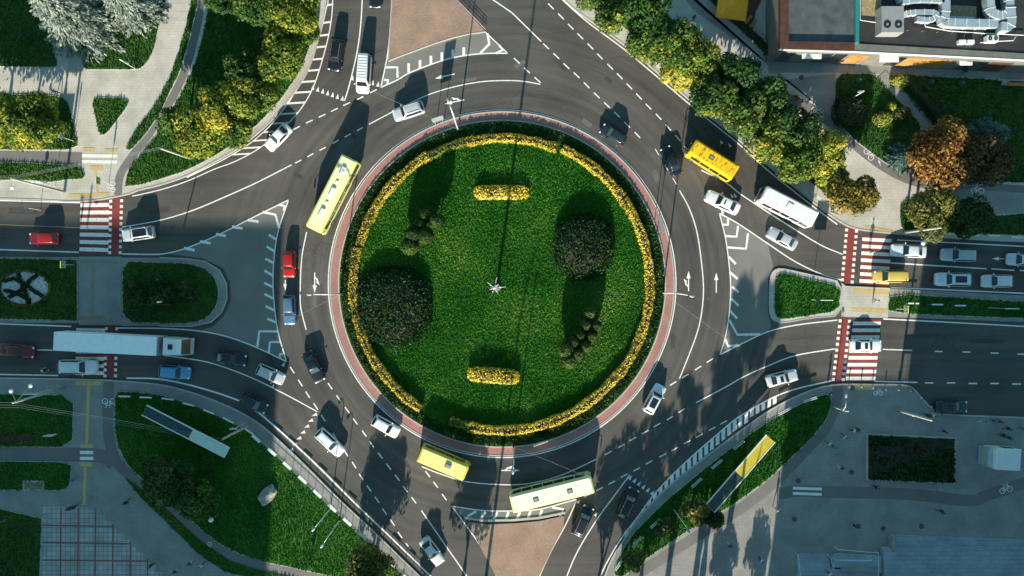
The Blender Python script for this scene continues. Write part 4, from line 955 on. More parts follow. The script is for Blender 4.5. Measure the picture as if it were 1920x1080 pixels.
car(723,800,-30,'hatch',WH,'white hatchback hugging the lower left of the red kerb',ln=55)
car(810,1034,-54,'sedan',(.6,.63,.65),'silver sedan leaving at the bottom',ln=58)
car(1093,976,66,'suv',(.012,.018,.022),'black off road car beside the lower brick island',('rails',),ln=60)
car(1177,942,65,'suv',(.012,.016,.022),'black off road car with bright rails beside the wide zebra band',('rails',),ln=60)
car(82,447,180,'hatch',(.36,.012,.015),'red hatchback on the upper left road',ln=56)
car(259,438,188,'suv',(.58,.62,.64),'silver car with black roof just past the left crossing',('rails',),roof=(.01,.015,.03),ln=60)

def bus(px, py, ang, lpx, wd, hh, col, label, roofcol=None, pods=(), hatches=(), stripes=None, patches=0, name='bus', poles=False):
    x, y = W(px, py, hh*.8); e = empty(name, label, 'bus', (x, y, 0), R(ang)); hl = lpx*S/2*(1-hh/H); hw = wd/2
    P = cpaint(col, .35, 0)
    def rr(ins, z, rc=.35):
        a, b = hl-ins, hw-ins; o = []
        for cx, cy, a0 in ((a-rc,b-rc,0),(-a+rc*.5,b-rc*.5,90),(-a+rc*.5,-b+rc*.5,180),(a-rc,-b+rc,270)):
            r_ = rc if cx > 0 else rc*.5
            for k in range(4): o.append((cx+r_*math.cos(R(a0+k*30)), cy+r_*math.sin(R(a0+k*30)), z))
        return o
    q = MB(); q.loft([rr(.05,.35), rr(0,.5), rr(0,1.3), rr(.03,hh-.25), rr(.10,hh-.06), rr(.25,hh)]); q.build('body', P, e)
    if roofcol:
        q = MB(); q.loft([rr(.28,hh-.05), rr(.30,hh+.02)]); q.build('roof', cpaint(roofcol, .45, 0), e)
    nw = max(4, int(hl*2/1.5))
    for s in (-1, 1):
        for i in range(nw):
            x0 = -hl+.35+i*(2*hl-1.1)/nw; x1 = x0+(2*hl-1.1)/nw-.09
            q = MB(); q.add([(x0,s*(hw+.012),1.35),(x1,s*(hw+.012),1.35),(x1,s*(hw-.012),hh-.42),(x0,s*(hw-.012),hh-.42),(x0,s*(hw-.06),1.35),(x1,s*(hw-.06),1.35),(x1,s*(hw-.08),hh-.42),(x0,s*(hw-.08),hh-.42)], [(0,1,2,3),(7,6,5,4),(0,4,5,1),(1,5,6,2),(2,6,7,3),(3,7,4,0)])
            q.build('side_window', M['glass'], e)
        for wx in (hl-2.0 if hl > 4 else hl-1.2, -hl+2.6 if hl > 4 else -hl+1.6):
            q = MB(); q.tube([(wx,s*(hw-.30),.46),(wx,s*(hw+.01),.46)], .46, 16); wl = q.build('wheel', M['rubber'], e)
            q = MB(); q.tube([(wx,s*(hw-.2),.46),(wx,s*(hw+.02),.46)], .26, 12); q.build('rim', M['rim'], wl)
        q = MB(); q.sphere((hl-.03, s*(hw-.35), .75), .15, 8, 5); q.build('headlight', M['headl'], e, True)
        q = MB(); q.sphere((-hl+.02, s*(hw-.2), 1.0), .12, 8, 5); q.build('taillight', M['taill'], e, True)
        q = MB(); q.tube([(hl-.2,s*hw*.95,hh-.4),(hl+.25,s*(hw+.15),hh-.5)], .03, 6); q.box(hl+.18, hl+.27, s*(hw+.18)-.1, s*(hw+.18)+.1, hh-1.0, hh-.55); q.build('mirror', M['black'], e)
    q = MB(); q.box(hl-.06, hl+.02, -hw+.32, hw-.32, 1.15, hh-.35); q.build('windscreen', M['glass'], e)
    q = MB(); q.box(-hl-.015, -hl+.06, -hw+.3, hw-.3, 1.5, hh-.5); q.build('rear_window', M['glass'], e)
    for i, (t, yy, a, b, h_, mm) in enumerate(pods):
        q = MB(); q.loft([[(t*hl-a,yy-b,hh-.05),(t*hl+a,yy-b,hh-.05),(t*hl+a,yy+b,hh-.05),(t*hl-a,yy+b,hh-.05)], [(t*hl-a,yy-b,hh+h_*.6),(t*hl+a,yy-b,hh+h_*.6),(t*hl+a,yy+b,hh+h_*.6),(t*hl-a,yy+b,hh+h_*.6)], [(t*hl-a+.08,yy-b+.08,hh+h_),(t*hl+a-.08,yy-b+.08,hh+h_),(t*hl+a-.08,yy+b-.08,hh+h_),(t*hl-a+.08,yy+b-.08,hh+h_)]])
        q.build('roof_unit', M[mm], e)
    for t, yy in hatches:
        q = MB(); q.box(t*hl-.36, t*hl+.36, yy-.3, yy+.3, hh, hh+.06); hb = q.build('roof_hatch', M['black'], e)
        q = MB(); q.box(t*hl-.27, t*hl+.27, yy-.21, yy+.21, hh+.05, hh+.09); q.build('hatch_lid', M['greymetal'], hb)
    if patches:
        q = MB(); q.loft([rr(.34,hh), rr(.36,hh+.035)]); q.build('roof_panel', M['rustroof'], e)
    if poles:
        for s in (-1, 1):
            q = MB(); q.tube([(-.1*hl, s*.3, hh+.3), (-.99*hl, s*.35, hh+.45)], .03, 6); q.build('trolley_pole', M['black'], e)
    return e
PY = (.74,.72,.22)
bus(623,364,243,153,2.5,3.0,PY,'long pale yellow bus with white roof units on the upper left of the ring',(.86,.85,.48),[(-.62,.0,.62,.3,.22,'whitemetal'),(-.05,0,.62,.3,.22,'whitemetal'),(.52,0,.62,.3,.22,'whitemetal'),(-.32,.0,.22,.2,.14,'whitemetal'),(.24,0,.2,.2,.12,'whitemetal')])
bus(1035,925,14,160,2.6,3.0,(.66,.66,.30),'long cream bus with two roof hatches at the bottom of the ring',(.90,.87,.68),(),[(.42,-.1),(-.4,-.1)])
bus(831,868,-23,97,2.35,2.8,(.78,.55,.05),'pale yellow minibus with orange sides at the bottom of the ring',(.84,.74,.26),[(.22,0,.42,.3,.22,'greymetal')])
bus(1337,300,-212,98,2.35,2.8,(.80,.50,.0),'bright yellow minibus with a rusty patched roof under the tree row',(.85,.55,.0),(),[(.12,0)],patches=60)
bus(1478,387,-207,112,2.4,2.9,(.78,.80,.80),'white minibus beside the tree row at upper right',(.82,.84,.84),[(.0,.0,.45,.42,.12,'whitemetal')])
# articulated lorry
tx, ty = W(228, 645, 3); e = empty('lorry', 'white articulated lorry with a long box trailer crossing the lower left zebra', 'lorry', (tx, ty, 0), R(-3))
hw = 1.27
def tx_(px): return (px-228)*S*.96
t0, t1 = tx_(107), tx_(301); c0, c1 = tx_(307), tx_(352)
q = MB(); q.box(t0, t1, -hw, hw, 1.15, 3.85); trl = q.build('trailer', paint('trailer_white', (.92,.93,.93), .5, 0, .2), e)
q = MB(); q.box(t0-.03, t0, -hw, hw, 1.1, 3.88); q.box(t1, t1+.06, -hw, hw, 1.1, 3.9); q.build('frame', M['greymetal'], trl)
q = MB(); q.box(t0+.3, c1-.3, -.45, .45, .7, 1.1); q.build('chassis', M['black'], e)
q = MB(); q.loft([[(c0,-1.2,.7),(c1-.1,-1.15,.7),(c1-.1,1.15,.7),(c0,1.2,.7)], [(c0,-1.22,2.2),(c1,-1.12,1.9),(c1,1.12,1.9),(c0,1.22,2.2)], [(c0+.1,-1.18,3.3),(c1-.75,-1.1,3.2),(c1-.75,1.1,3.2),(c0+.1,1.18,3.3)], [(c0+.25,-1.0,3.6),(c1-1.2,-.95,3.5),(c1-1.2,.95,3.5),(c0+.25,1.0,3.6)]]); cab = q.build('cab', cpaint((.8,.82,.83)), e)
q = MB(); q.add([(c1+.02,-1.05,2.0),(c1+.02,1.05,2.0),(c1-.7,1.0,3.15),(c1-.7,-1.0,3.15),(c1-.05,-1.05,2.0),(c1-.05,1.05,2.0),(c1-.78,1.0,3.15),(c1-.78,-1.0,3.15)], [(0,1,2,3),(7,6,5,4),(0,4,5,1),(1,5,6,2),(2,6,7,3),(3,7,4,0)]); q.build('windscreen', M['glass'], cab)
q = MB(); q.box(c0+.9, c0+1.5, -.35, .35, 3.5, 3.62); q.build('roof_hatch', M['black'], cab)
for s in (-1, 1):
    q = MB(); q.box(c1-.05, c1+.15, s*1.4-.14, s*1.4+.14, 1.8, 2.6); q.build('mirror', M['black'], cab)
    q = MB(); q.box(c1-.14, c1-.04, s*.9-.18, s*.9+.18, .85, 1.1); q.build('headlight', M['headl'], cab)
    for wx in (t0+1.3, t0+2.6, t0+3.9, c0-.9, c1-.9):
        q = MB(); q.tube([(wx,s*(hw-.4),.5),(wx,s*(hw-.02),.5)], .5, 16); wl = q.build('wheel', M['rubber'], e)
        q = MB(); q.tube([(wx,s*(hw-.3),.5),(wx,s*hw,.5)], .27, 12); q.build('rim', M['rim'], wl)

# ------------------------------------------------------------------ people
def skin_graph(joints, edges, fn):
    me = bpy.data.meshes.new('body'); me.from_pydata([j[0] for j in joints], edges, [])
    o = bpy.data.objects.new('tmp', me); C.objects.link(o)
    m = o.modifiers.new('s', 'SKIN'); m.use_smooth_shade = True
    for v, j in zip(me.skin_vertices[0].data, joints): v.radius = (j[1], j[1] if len(j) < 3 else j[2])
    me.skin_vertices[0].data[0].use_root = True
    s = o.modifiers.new('b', 'SUBSURF'); s.levels = 1
    dg = bpy.context.evaluated_depsgraph_get(); dg.update()
    out = bpy.data.meshes.new_from_object(o.evaluated_get(dg)); out.name = 'body'
    bpy.data.objects.remove(o)
    for k in range(4): out.materials.append(M['skin'])
    for p in out.polygons: p.material_index = fn(p.center); p.use_smooth = True
    return out
def person_mesh(stride=.25, arm=.2, bend=0.0, sit=False):
    J = []; E = []
    def j(x, y, z, r, r2=None, par=None):
        J.append(((x, y, z), r, r2 or r)); i = len(J)-1
        if par is not None: E.append((par, i))
        return i
    pelvis = j(0, 0, .93, .13, .11); waist = j(.0, 0, 1.08, .125, .10, pelvis); chest = j(.01+bend, 0, 1.30, .15, .11, waist)
    neck = j(.02+bend, 0, 1.49, .055, None, chest); head = j(.05+bend, 0, 1.60, .085, .08, neck); top = j(.05+bend, 0, 1.72, .075, .07, head); nose = j(.145+bend, 0, 1.62, .018, None, head)
    for s in (-1, 1):
        f = s*stride
        hip = j(0, s*.1, .88, .10, None, pelvis); knee = j(f*.55+.04, s*.10, .50, .065, None, hip); ank = j(f, s*.10, .09, .042, None, knee); j(f+.16, s*.11, .035, .035, None, ank)
        sh = j(.01+bend, s*.19, 1.40, .06, None, chest); g_ = -s*arm
        el = j(g_*.5-.03+bend, s*.25, 1.13, .043, None, sh); wr = j(g_+.06+bend*.5, s*.26, .90, .028, None, el); palm = j(g_+.08+bend*.5, s*.26, .83, .030, .02, wr)
        for k in range(4):
            b0 = j(g_+.055+k*.018+bend*.5, s*.262, .775-(.004*abs(k-1.5)), .0095, None, palm); j(g_+.065+k*.018+bend*.5, s*.252, .735+.006*abs(k-1.5), .008, None, b0)
        th = j(g_+.115+bend*.5, s*.245, .80, .010, None, palm); j(g_+.13+bend*.5, s*.24, .765, .009, None, th)
    def fn(c):
        if c.z > 1.47 or c.z < .86 and abs(c.y) > .215: return 0
        if c.z < .10: return 3
        if c.z < .95 and abs(c.y) < .215: return 2
        return 1
    return skin_graph(J, E, fn)
PM = [person_mesh(.28, .18), person_mesh(.05, .04), person_mesh(-.24, .15), person_mesh(.1, -.12, .06)]
hq = MB(); hq.sphere((0.025, 0, 1.675), .108, 12, 7); hq.v = [(x, y, max(z, 1.60+(x+.05)*.55)) for x, y, z in hq.v]; HM = hq.mesh('hair', [M['hair']], True)
def person(px, py, ang, top, legs, label, pose=0, z=.12, hair=(.03,.02,.012), group=None):
    x, y = W(px, py, .5); e = empty('person', label, 'person', (x, y, z), R(ang), group)
    o = link('body', PM[pose], e)
    for i, c in ((1, top), (2, legs), (3, (.02,.02,.02))):
        o.material_slots[i].link = 'OBJECT'; o.material_slots[i].material = cloth(c)
    link('hair', HM, e, (0, 0, 0), mat=cloth(hair))
    return e
K = (.015,.016,.02); GY = (.12,.13,.14); WT = (.6,.62,.63); BL = (.04,.15,.5); NV = (.02,.03,.08); RD = (.45,.05,.04); PK = (.5,.2,.16)
ppl = [(108,174,-20,BL,K,'person in a bright blue jacket walking on the shaded path at top left',0,.12),
 (1299,36,60,K,K,'person in black on the dappled pavement behind the tree row',0,.12),(1492,188,240,RD,K,'person with a red top beside a dark figure on the upper plaza',1,.12),(1488,184,240,K,GY,'dark dressed person walking next to the red top',2,.12),(1510,192,300,WT,GY,'person in white near the upper cycle mark',0,.12),
 (1563,112,90,WT,K,'person in white outside the shop front left',1,.12),(1557,114,60,K,K,'person in black standing in the group by the shop front',3,.12),(1805,136,200,K,GY,'person in dark clothes crossing the street by the garden edge',0,.12),(1812,131,200,GY,K,'grey dressed person just ahead by the garden edge',2,.12),(1876,127,190,WT,NV,'person in a pale shirt on the street at far right',0,.12),
 (1633,471,80,K,K,'person in black on the upper right zebra',0,.02),(1639,564,100,WT,K,'person in a white shirt on the right refuge',2,.14),
 (1744,778,170,WT,K,'person in white at the kerb near the green sedan',0,.12),(1736,778,170,K,K,'person in black beside the plaza lamp post top',2,.12),(1836,788,10,(.1,.4,.6),WT,'person in light blue on the plaza below the green sedan',0,.12),(1860,788,10,BL,K,'person in dark blue walking right on the plaza',2,.12),(1870,789,190,RD,K,'person in dark red meeting the dark blue one',0,.12),
 (1885,802,200,K,K,'dark person with outstretched bag near the right edge of the plaza',0,.12),(1916,803,180,K,GY,'dark person cut near the right edge of the plaza',1,.12),(1597,806,150,WT,K,'person in white left of the planting bed top',0,.12),(1604,804,150,K,K,'person in black left of the planting bed top',2,.12),(1765,807,20,NV,(.2,.1,.3),'person in purple trousers just above the planting bed',0,.12),
 (1579,818,100,WT,K,'person in a white jacket on the plaza left of the bed',2,.12),(1552,830,130,WT,NV,'pale dressed person in the pair by the verge tip',0,.12),(1560,836,130,(.08,.25,.45),K,'blue dressed person in the pair by the verge tip',2,.12),(1574,875,140,K,WT,'person with white trousers left of the planting bed bottom',0,.12),(1639,911,150,K,K,'person in black below the planting bed',3,.12),
 (1455,953,130,(.4,.5,.55),GY,'pale grey dressed person on the edge of the plaza shade',0,.12),(1597,982,10,K,PK,'person with a bright bag strap near a manhole',2,.12),(1761,957,160,K,K,'person in black on the lower cycle band',0,.12),(1876,815,170,K,K,'person in black walking above the white kiosk',0,.12),(1886,819,170,NV,K,'person in navy just behind above the white kiosk',2,.12),
 (1549,1070,110,WT,K,'person on the steps at the bottom right',1,.62),(1366,1020,90,K,WT,'sunlit person with a long shadow on the lower plaza',0,.12),(1424,1048,120,WT,K,'person in a white top with a long shadow on the lower plaza',2,.12),
 (140,898,30,BL,(.05,.2,.5),'person in blue crossing the shaded lower left path',0,.12),(134,951,20,K,K,'left person of the dark couple at the tiled square',2,.12),(142,949,20,K,NV,'right person of the dark couple at the tiled square',0,.12),(240,940,40,K,K,'person in black on the diagonal shaded pavement',0,.12),
 (333,1068,60,K,WT,'dark person with a white bag near the bottom left steps',1,.12),(360,1053,45,K,WT,'person in black and white on the diagonal pavement',0,.12),(381,1057,70,WT,K,'person in a white jacket right of the black and white one',2,.12),(286,1058,0,K,K,'dark person standing on the tiled square',3,.12),(583,1046,100,K,K,'person in black on the sunlit lower grass',1,.17),
 (1553,737,150,K,BL,'person in black at the tip of the shelter verge',1,.12),(1385,37,20,WT,K,'person in white seated side of the cafe terrace',1,.3)]
for px, py, a, t, l, lb, ps, z in ppl: person(px, py, a, t, l, lb, ps, z)
# motorcycle with rider
def two_wheeler(px, py, ang, label, name, cat, col, seat=.78, wr=.3):
    x, y = W(px, py, .5); e = empty(name, label, cat, (x, y, 0), R(ang))
    for wx in (-.62, .66):
        q = MB(); pts = [(wx+wr*math.cos(k*math.pi/10), 0, wr+.02+wr*math.sin(k*math.pi/10)) for k in range(21)]; q.tube(pts, .05, 6); q.tube([(wx,-.05,wr),(wx,.05,wr)], .05, 8)
        for k in range(6): q.tube([(wx,0,wr),(wx+wr*math.cos(k*1.05),0,wr+.02+wr*math.sin(k*1.05))], .008, 4)
        q.build('wheel', M['rubber'], e)
    q = MB(); q.tube([(-.62,0,wr),(-.15,0,.35),(.25,0,.45),(.5,0,.85),(.66,0,wr)], .045, 8); q.sphere((.1,0,.62), .25, 12, 6, sz=.7); q.v = [(a, b*.7, c) for a, b, c in q.v]; q.build('frame', cpaint(col), e, True)
    q = MB(); q.sphere((-.28,0,seat), .28, 12, 6, sz=.3); q.v = [(a, b*.45, c) for a, b, c in q.v]; q.build('seat', M['black'], e, True)
    q = MB(); q.tube([(.42,-.33,.98),(.5,0,.93),(.42,.33,.98)], .02, 6); q.build('handlebar', M['greymetal'], e)
    q = MB(); q.sphere((.68,0,.78), .09, 8, 5); q.build('headlight', M['headl'], e, True)
two_wheeler(84, 694, 0, 'dark motorcycle in the lower left lane behind the white estate car', 'motorcycle', 'motorcycle', (.02,.02,.02))
def rider_mesh():
    J = []; E = []
    def j(x, y, z, r, par=None):
        J.append(((x, y, z), r)); i = len(J)-1
        if par is not None: E.append((par, i))
        return i
    p = j(-.25,0,.92,.14); w_ = j(-.18,0,1.08,.13,p); c = j(-.02,0,1.30,.15,w_); n = j(.06,0,1.45,.055,c); h = j(.12,0,1.56,.09,n); j(.12,0,1.66,.08,h); j(.215,0,1.57,.018,h)
    for s in (-1, 1):
        k0 = j(-.2,s*.12,.86,.10,p); k = j(.2,s*.2,.72,.07,k0); a = j(.02,s*.19,.33,.045,k); j(.18,s*.19,.28,.035,a)
        sh = j(-.01,s*.2,1.37,.06,c); el = j(.16,s*.33,1.15,.045,sh); wr = j(.36,s*.33,1.01,.03,el); pl = j(.42,s*.33,1.0,.03,wr)
        for q_ in range(4):
            b = j(.455,s*(.30+.02*q_),1.005,.0095,pl); j(.47,s*(.30+.02*q_),.965,.008,b)
        t = j(.43,s*.285,.985,.010,pl); j(.455,s*.28,.955,.009,t)
    return skin_graph(J, E, lambda c: 0 if (c.z > 1.43 or c.x > .37) else (3 if c.z < .36 else (2 if c.z < .95 else 1)))
x, y = W(83, 694, .9); e = empty('person', 'motorcyclist in a pale jacket sitting on the motorcycle at lower left', 'person', (x, y, 0), 0)
o = link('body', rider_mesh(), e)
for i, c in ((1, (.45,.42,.38)), (2, K), (3, K)): o.material_slots[i].link = 'OBJECT'; o.material_slots[i].material = cloth(c)
q = MB(); q.sphere((.12,0,1.60), .145, 12, 8); q.build('helmet', cpaint((.6,.6,.6)), e, True)

# ------------------------------------------------------------------ poles, lamps, wires, signs
def lamp(b, hd, h, label, r=.085, name='street_lamp', mat='whitemetal', head=.38, group='street lamps'):
    x, y = W(*b); hx, hy = W(*hd, h); dx, dy = hx-x, hy-y; l = math.hypot(dx, dy)
    e = empty(name, label, 'lamp', (x, y, .1), math.atan2(dy, dx), group)
    q = MB(); q.tube([(0,0,0),(0,0,h*.5),(0,0,h-.9),(l*.25,0,h-.25),(l*.7,0,h)], [r*1.5, r*1.1, r, r*.8, r*.6], 8); q.build('pole', M[mat], e, True)
    q = MB(); q.tube([(0,0,-.1),(0,0,.25)], r*2.2, 10); q.build('base', M['concrete'], e)
    q = MB(); q.sphere((l, 0, h), head, 12, 6, sz=.25); q.v = [(a, b_*.5, c) for a, b_, c in q.v]; hh_ = q.build('lamp_head', M['greymetal'], e, True)
    q = MB(); q.sphere((l+.03, 0, h-.05), head*.7, 10, 5, sz=.2); q.v = [(a, b_*.45, c) for a, b_, c in q.v]; q.build('lens', M['headl'], hh_, True)
lamp((640,551),(580,552),9,'street lamp leaning its arm over the left of the ring'); lamp((1242,549),(1297,555),9,'street lamp with its arm over the right of the ring')
lamp((859,243),(840,188),9,'street lamp at the top of the ring beside the arrow'); lamp((963,838),(962,884),9,'street lamp at the bottom of the ring')
lamp((620,953),(588,992),5.5,'park lamp left of the two on the lower grass by the railing',.06); lamp((637,976),(604,1023),5.5,'park lamp right of the two on the lower grass by the railing',.06)
lamp((1263,955),(1290,994),6,'lamp on the shelter verge at lower right',.06); lamp((1560,762),(1586,741),4,'lamp at the tip of the shelter verge by the cyclist sign',.05)
lamp((256,130),(238,118),5,'park lamp on the grass below the silver spruces',.05); lamp((1590,188),(1612,172),5,'lamp beside the dark dome bush',.05)
lamp((905,1130),(930,1090),15,'tall lamp below the lower brick island',.16)
def pole(b, t, label, h=None, r=.16, arms=(), lamps=(), name='utility_pole'):
    x, y = W(*b); 
    if h is None: h = H*(1-math.hypot(b[0]-960, b[1]-540)/math.hypot(t[0]-960, t[1]-540))
    e = empty(name, label, 'pole', (x, y, .1), 0)
    tx2, ty2 = W(*t, h)
    q = MB(); q.tube([(0,0,-.1),((tx2-x)*.5,(ty2-y)*.5,h*.5),(tx2-x,ty2-y,h)], [r*1.25, r, r*.8], 10); q.build('pole', M['pole'], e, True)
    for hd, z in lamps:
        ax, ay = W(*hd, z); q = MB(); q.tube([(tx2-x,ty2-y,h-.6),(ax-x,ay-y,z)], .04, 6); a = q.build('lamp_arm', M['greymetal'], e)
        q = MB(); q.sphere((ax-x, ay-y, z), .3, 10, 5, sz=.35); q.build('lamp_head', M['whitemetal'], a, True)
    return e, (tx2, ty2, h)
p1, t1 = pole((357,297),(303,279),'concrete pole leaning left on the upper left verge'); p2, t2 = pole((122,360),(22,335),'concrete pole with a blue sign on the upper left pavement', lamps=[((24,352), 8)])
p3, t3 = pole((122,727),(25,755),'pole with two lamps on the lower left pavement', lamps=[((22,733), 9),((58,723), 8.5)]); p4, t4 = pole((470,796),(418,823),'pole by the red sign at the lower left kerb')
p5, t5 = pole((1694,436),(1763,427),'concrete pole by the upper right crossing', lamps=[((1730,456), 7)]); p6, t6 = pole((1746-66,768),(1746,788),'pole with blue plates on the lower right plaza')
pole((310,565),(366,562)[::1] and (296,566),'pale leaning pole on the rounded left median', h=6, r=.1)
def wire(a, b, label, sag=.3, r=.011, off=(0, 0, 0)):
    a, b = Vector(a)+Vector(off), Vector(b)+Vector(off); q = MB(); pts = []
    for i in range(9):
        t = i/8; p = a.lerp(b, t); p.z -= sag*4*t*(1-t); pts.append(p)
    c = (a+b)/2; q.tube([p-c for p in pts], r, 5); o = q.build('overhead_wire', M['greymetal'], None); o.location = c
    tag(o, label, 'wire', 'overhead wires'); return o
for i, dz in enumerate((0, -.5, -1.0)):
    nm = ('uppermost', 'middle', 'lowest')[i]
    wire(t1, t2, nm+' wire between the two upper left poles', off=(0, -dz*.6, dz)); wire(t2, (-90, t2[1]-1.5, t2[2]), nm+' wire running off the left edge from the upper left pole', off=(0, -dz*.6, dz))
    wire(t3, t4, nm+' wire between the two lower left poles', off=(0, dz*.8, dz)); wire(t3, (-95, t3[1], t3[2]), nm+' wire running off the left edge from the lower left pole', off=(0, dz*.8, dz))
# trolley wires over the ring
for k, (pa, pb, lb) in enumerate((((640,551),(541,600),'thin span wire on the left of the ring'),((859,243),(700,171),'thin span wire at upper left of the ring'),((1242,549),(1370,640),'thin span wire at lower right of the ring'),((963,838),(1125,905),'thin span wire above the cream bus'))):
    wire((*W(*pa, 7), 7), (*W(*pb, 7), 6.8), lb, .2, .012)
def sign(b, label, h=2.9, face='ew', kind='ped', size=.75, off=0.0, name='road_sign'):
    x, y = W(*b); e = empty(name, label, 'sign', (x, y, .1), 0 if face == 'ew' else R(90))
    q = MB(); q.tube([(0,0,-.1),(0,0,h)], .035, 8); q.build('post', M['whitemetal'], e)
    s = size/2; zc = h-s+.02
    if kind == 'ped':
        q = MB(); q.box(-.05,-.036,-s-.12,s+.12,zc-s-.12,zc+s+.12); q.box(.036,.05,-s-.12,s+.12,zc-s-.12,zc+s+.12); q.box(-.05,.05,-s-.12,s+.12,zc+s+.10,zc+s+.125); b_ = q.build('border', M['lime'], e)
        for sd_ in (-1, 1):
            q = MB(); q.box(*(sorted((sd_*.052, sd_*.058))), -s, s, zc-s, zc+s); f = q.build('face', M['blue_sign'], e)
            q = MB(); xx = sd_*.063; q.add([(xx,-s*.85,zc-s*.75),(xx,s*.85,zc-s*.75),(xx,0,zc+s*.8)], [(0,1,2)]); q.build('symbol', M['whitemetal'], f)
            q = MB(); xx = sd_*.068; q.add([(xx,-s*.1,zc-.05),(xx,s*.12,zc-.05),(xx,s*.35,zc-s*.65),(xx,s*.2,zc-s*.65),(xx,0,zc-.2),(xx,-s*.25,zc-s*.65),(xx,-s*.4,zc-s*.65)], [(0,1,2,3,4,5,6)]); q.build('walking_figure', M['black'], f)
    elif kind == 'round':
        q = MB(); q.tube([(-.05,0,zc),(.05,0,zc)], s, 18); f = q.build('face', M['blue_sign'], e)
        q = MB(); xx = .06; q.add([(xx,-.05,zc-s*.6),(xx,.05,zc-s*.6),(xx,.05,zc),(xx,s*.4,zc),(xx,0,zc+s*.7),(xx,-s*.4,zc),(xx,-.05,zc)], [(0,1,2,3,4,5,6)]); q.build('symbol', M['whitemetal'], f)
    else:
        q = MB(); wd_ = size*kind[1]/2; q.box(-.04,.04,-wd_,wd_,zc-s,zc+s); f = q.build('panel', M[kind[0]], e)
        q = MB()
        for i, (a, b_, c, d_) in enumerate(((-.8,-.2,.2,.6),(.1,.7,.2,.6),(-.8,.3,-.5,-.2))):
            for sd_ in (-1, 1): q.box(*sorted((sd_*.042, sd_*.05)), a*wd_, b_*wd_, zc+c*s, zc+d_*s)
        q.box(-.05, .05, -wd_-.02, wd_+.02, zc+s, zc+s+.03); q.build('lettering', M['whitemetal'], f)
    return e
sign((141,497),'yellow framed crossing sign on the left median'); sign((205,344),'yellow framed crossing sign on the upper left pavement'); sign((1679,579),'yellow framed crossing sign on the right median')
sign((140,265),'round blue sign at the upper left path', kind='round', size=.7); sign((76,394),'small blue sign plate above the red hatchback on the upper left road', kind='round', size=.5, face='ns')
sign((105,350),'blue direction board on the upper left pavement', 4.5, 'ns', ('blue_sign', 1.6), 1.3, name='direction_board'); sign((98,730),'pale blue board on the lower left pole pavement', 4.5, 'ns', ('duct', 1.7), 1.2, name='direction_board')
sign((1520,562),'blue direction board on the right median island', 4.8, 'ns', ('blue_sign', 1.1), 1.5, name='direction_board'); sign((1850,577),'grey direction board on the far right median', 4.8, 'ns', ('greymetal', 1.2), 1.5, name='direction_board')
sign((1690,771),'blue double plate beside the plaza pole', 3.6, 'ns', ('blue_sign', 1.4), .9, name='direction_board'); sign((462,792),'small red and white board by the lower left pole', 4.4, 'ns', ('taill', 1.3), .8, name='direction_board')
sign((1573,766),'white cyclist board at the tip of the shelter verge', 2.2, 'ns', ('lime', .6), .8, name='direction_board')
sign((107,812),'white information board on the shaded left lawn', 1.9, 'ns', ('whitemetal', 1.1), 1.1, name='information_board')
# two-legged boards whose shadows fall on the road
def board(b0, b1, h, hp, label, mat='greymetal'):
    (x0, y0), (x1, y1) = W(*b0), W(*b1); e = empty('direction_board', label, 'sign', ((x0+x1)/2, (y0+y1)/2, .1), math.atan2(y1-y0, x1-x0)); l = math.hypot(x1-x0, y1-y0)/2
    for s in (-1, 1): q = MB(); q.tube([(s*l*.7,0,-.1),(s*l*.7,0,h)], .05, 8); q.build('post', M['greymetal'], e)
    q = MB(); q.box(-l, l, -.04, .04, h-hp, h); q.build('panel', M[mat], e)
board((815,237),(835,230),4.0,2.0,'flat white topped board at the upper left of the hedge ring'); board((1226,410),(1233,440),4.6,1.8,'narrow board on the apron at the right of the ring')
board((1000,832),(1026,823),1.6,1.0,'low white board in the ground cover at the bottom of the ring','whitemetal')
# central mast
x, y = W(932, 540); e = empty('floodlight_mast', 'slim mast with a star of white arms in the middle of the lawn', 'mast', (x, y, .2), 0)
q = MB(); q.tube([(0,0,-.1),(0,0,8),(0,0,16)], [.24, .18, .10], 12); q.build('pole', M['steel'], e, True)
q = MB(); q.tube([(0,0,-.1),(0,0,.4)], .5, 12); q.build('base', M['concrete'], e)
for k, (a, l) in enumerate(((5,1.4),(75,1.3),(140,1.0),(200,.6),(250,.8),(305,.9),(40,.7))):
    c, s = math.cos(R(a)), math.sin(R(a)); q = MB(); q.tube([(0,0,15.6),(l*c,l*s,15.9)], .022, 6); ar = q.build('arm', M['whitemetal'], e)
    q = MB(); q.sphere((l*c*.55, l*s*.55, 15.6), .09, 8, 5); q.build('floodlight', M['headl'], ar, True)
q = MB(); q.sphere((0,0,16), .16, 10, 6, sz=.5); q.build('cap', M['whitemetal'], e, True)

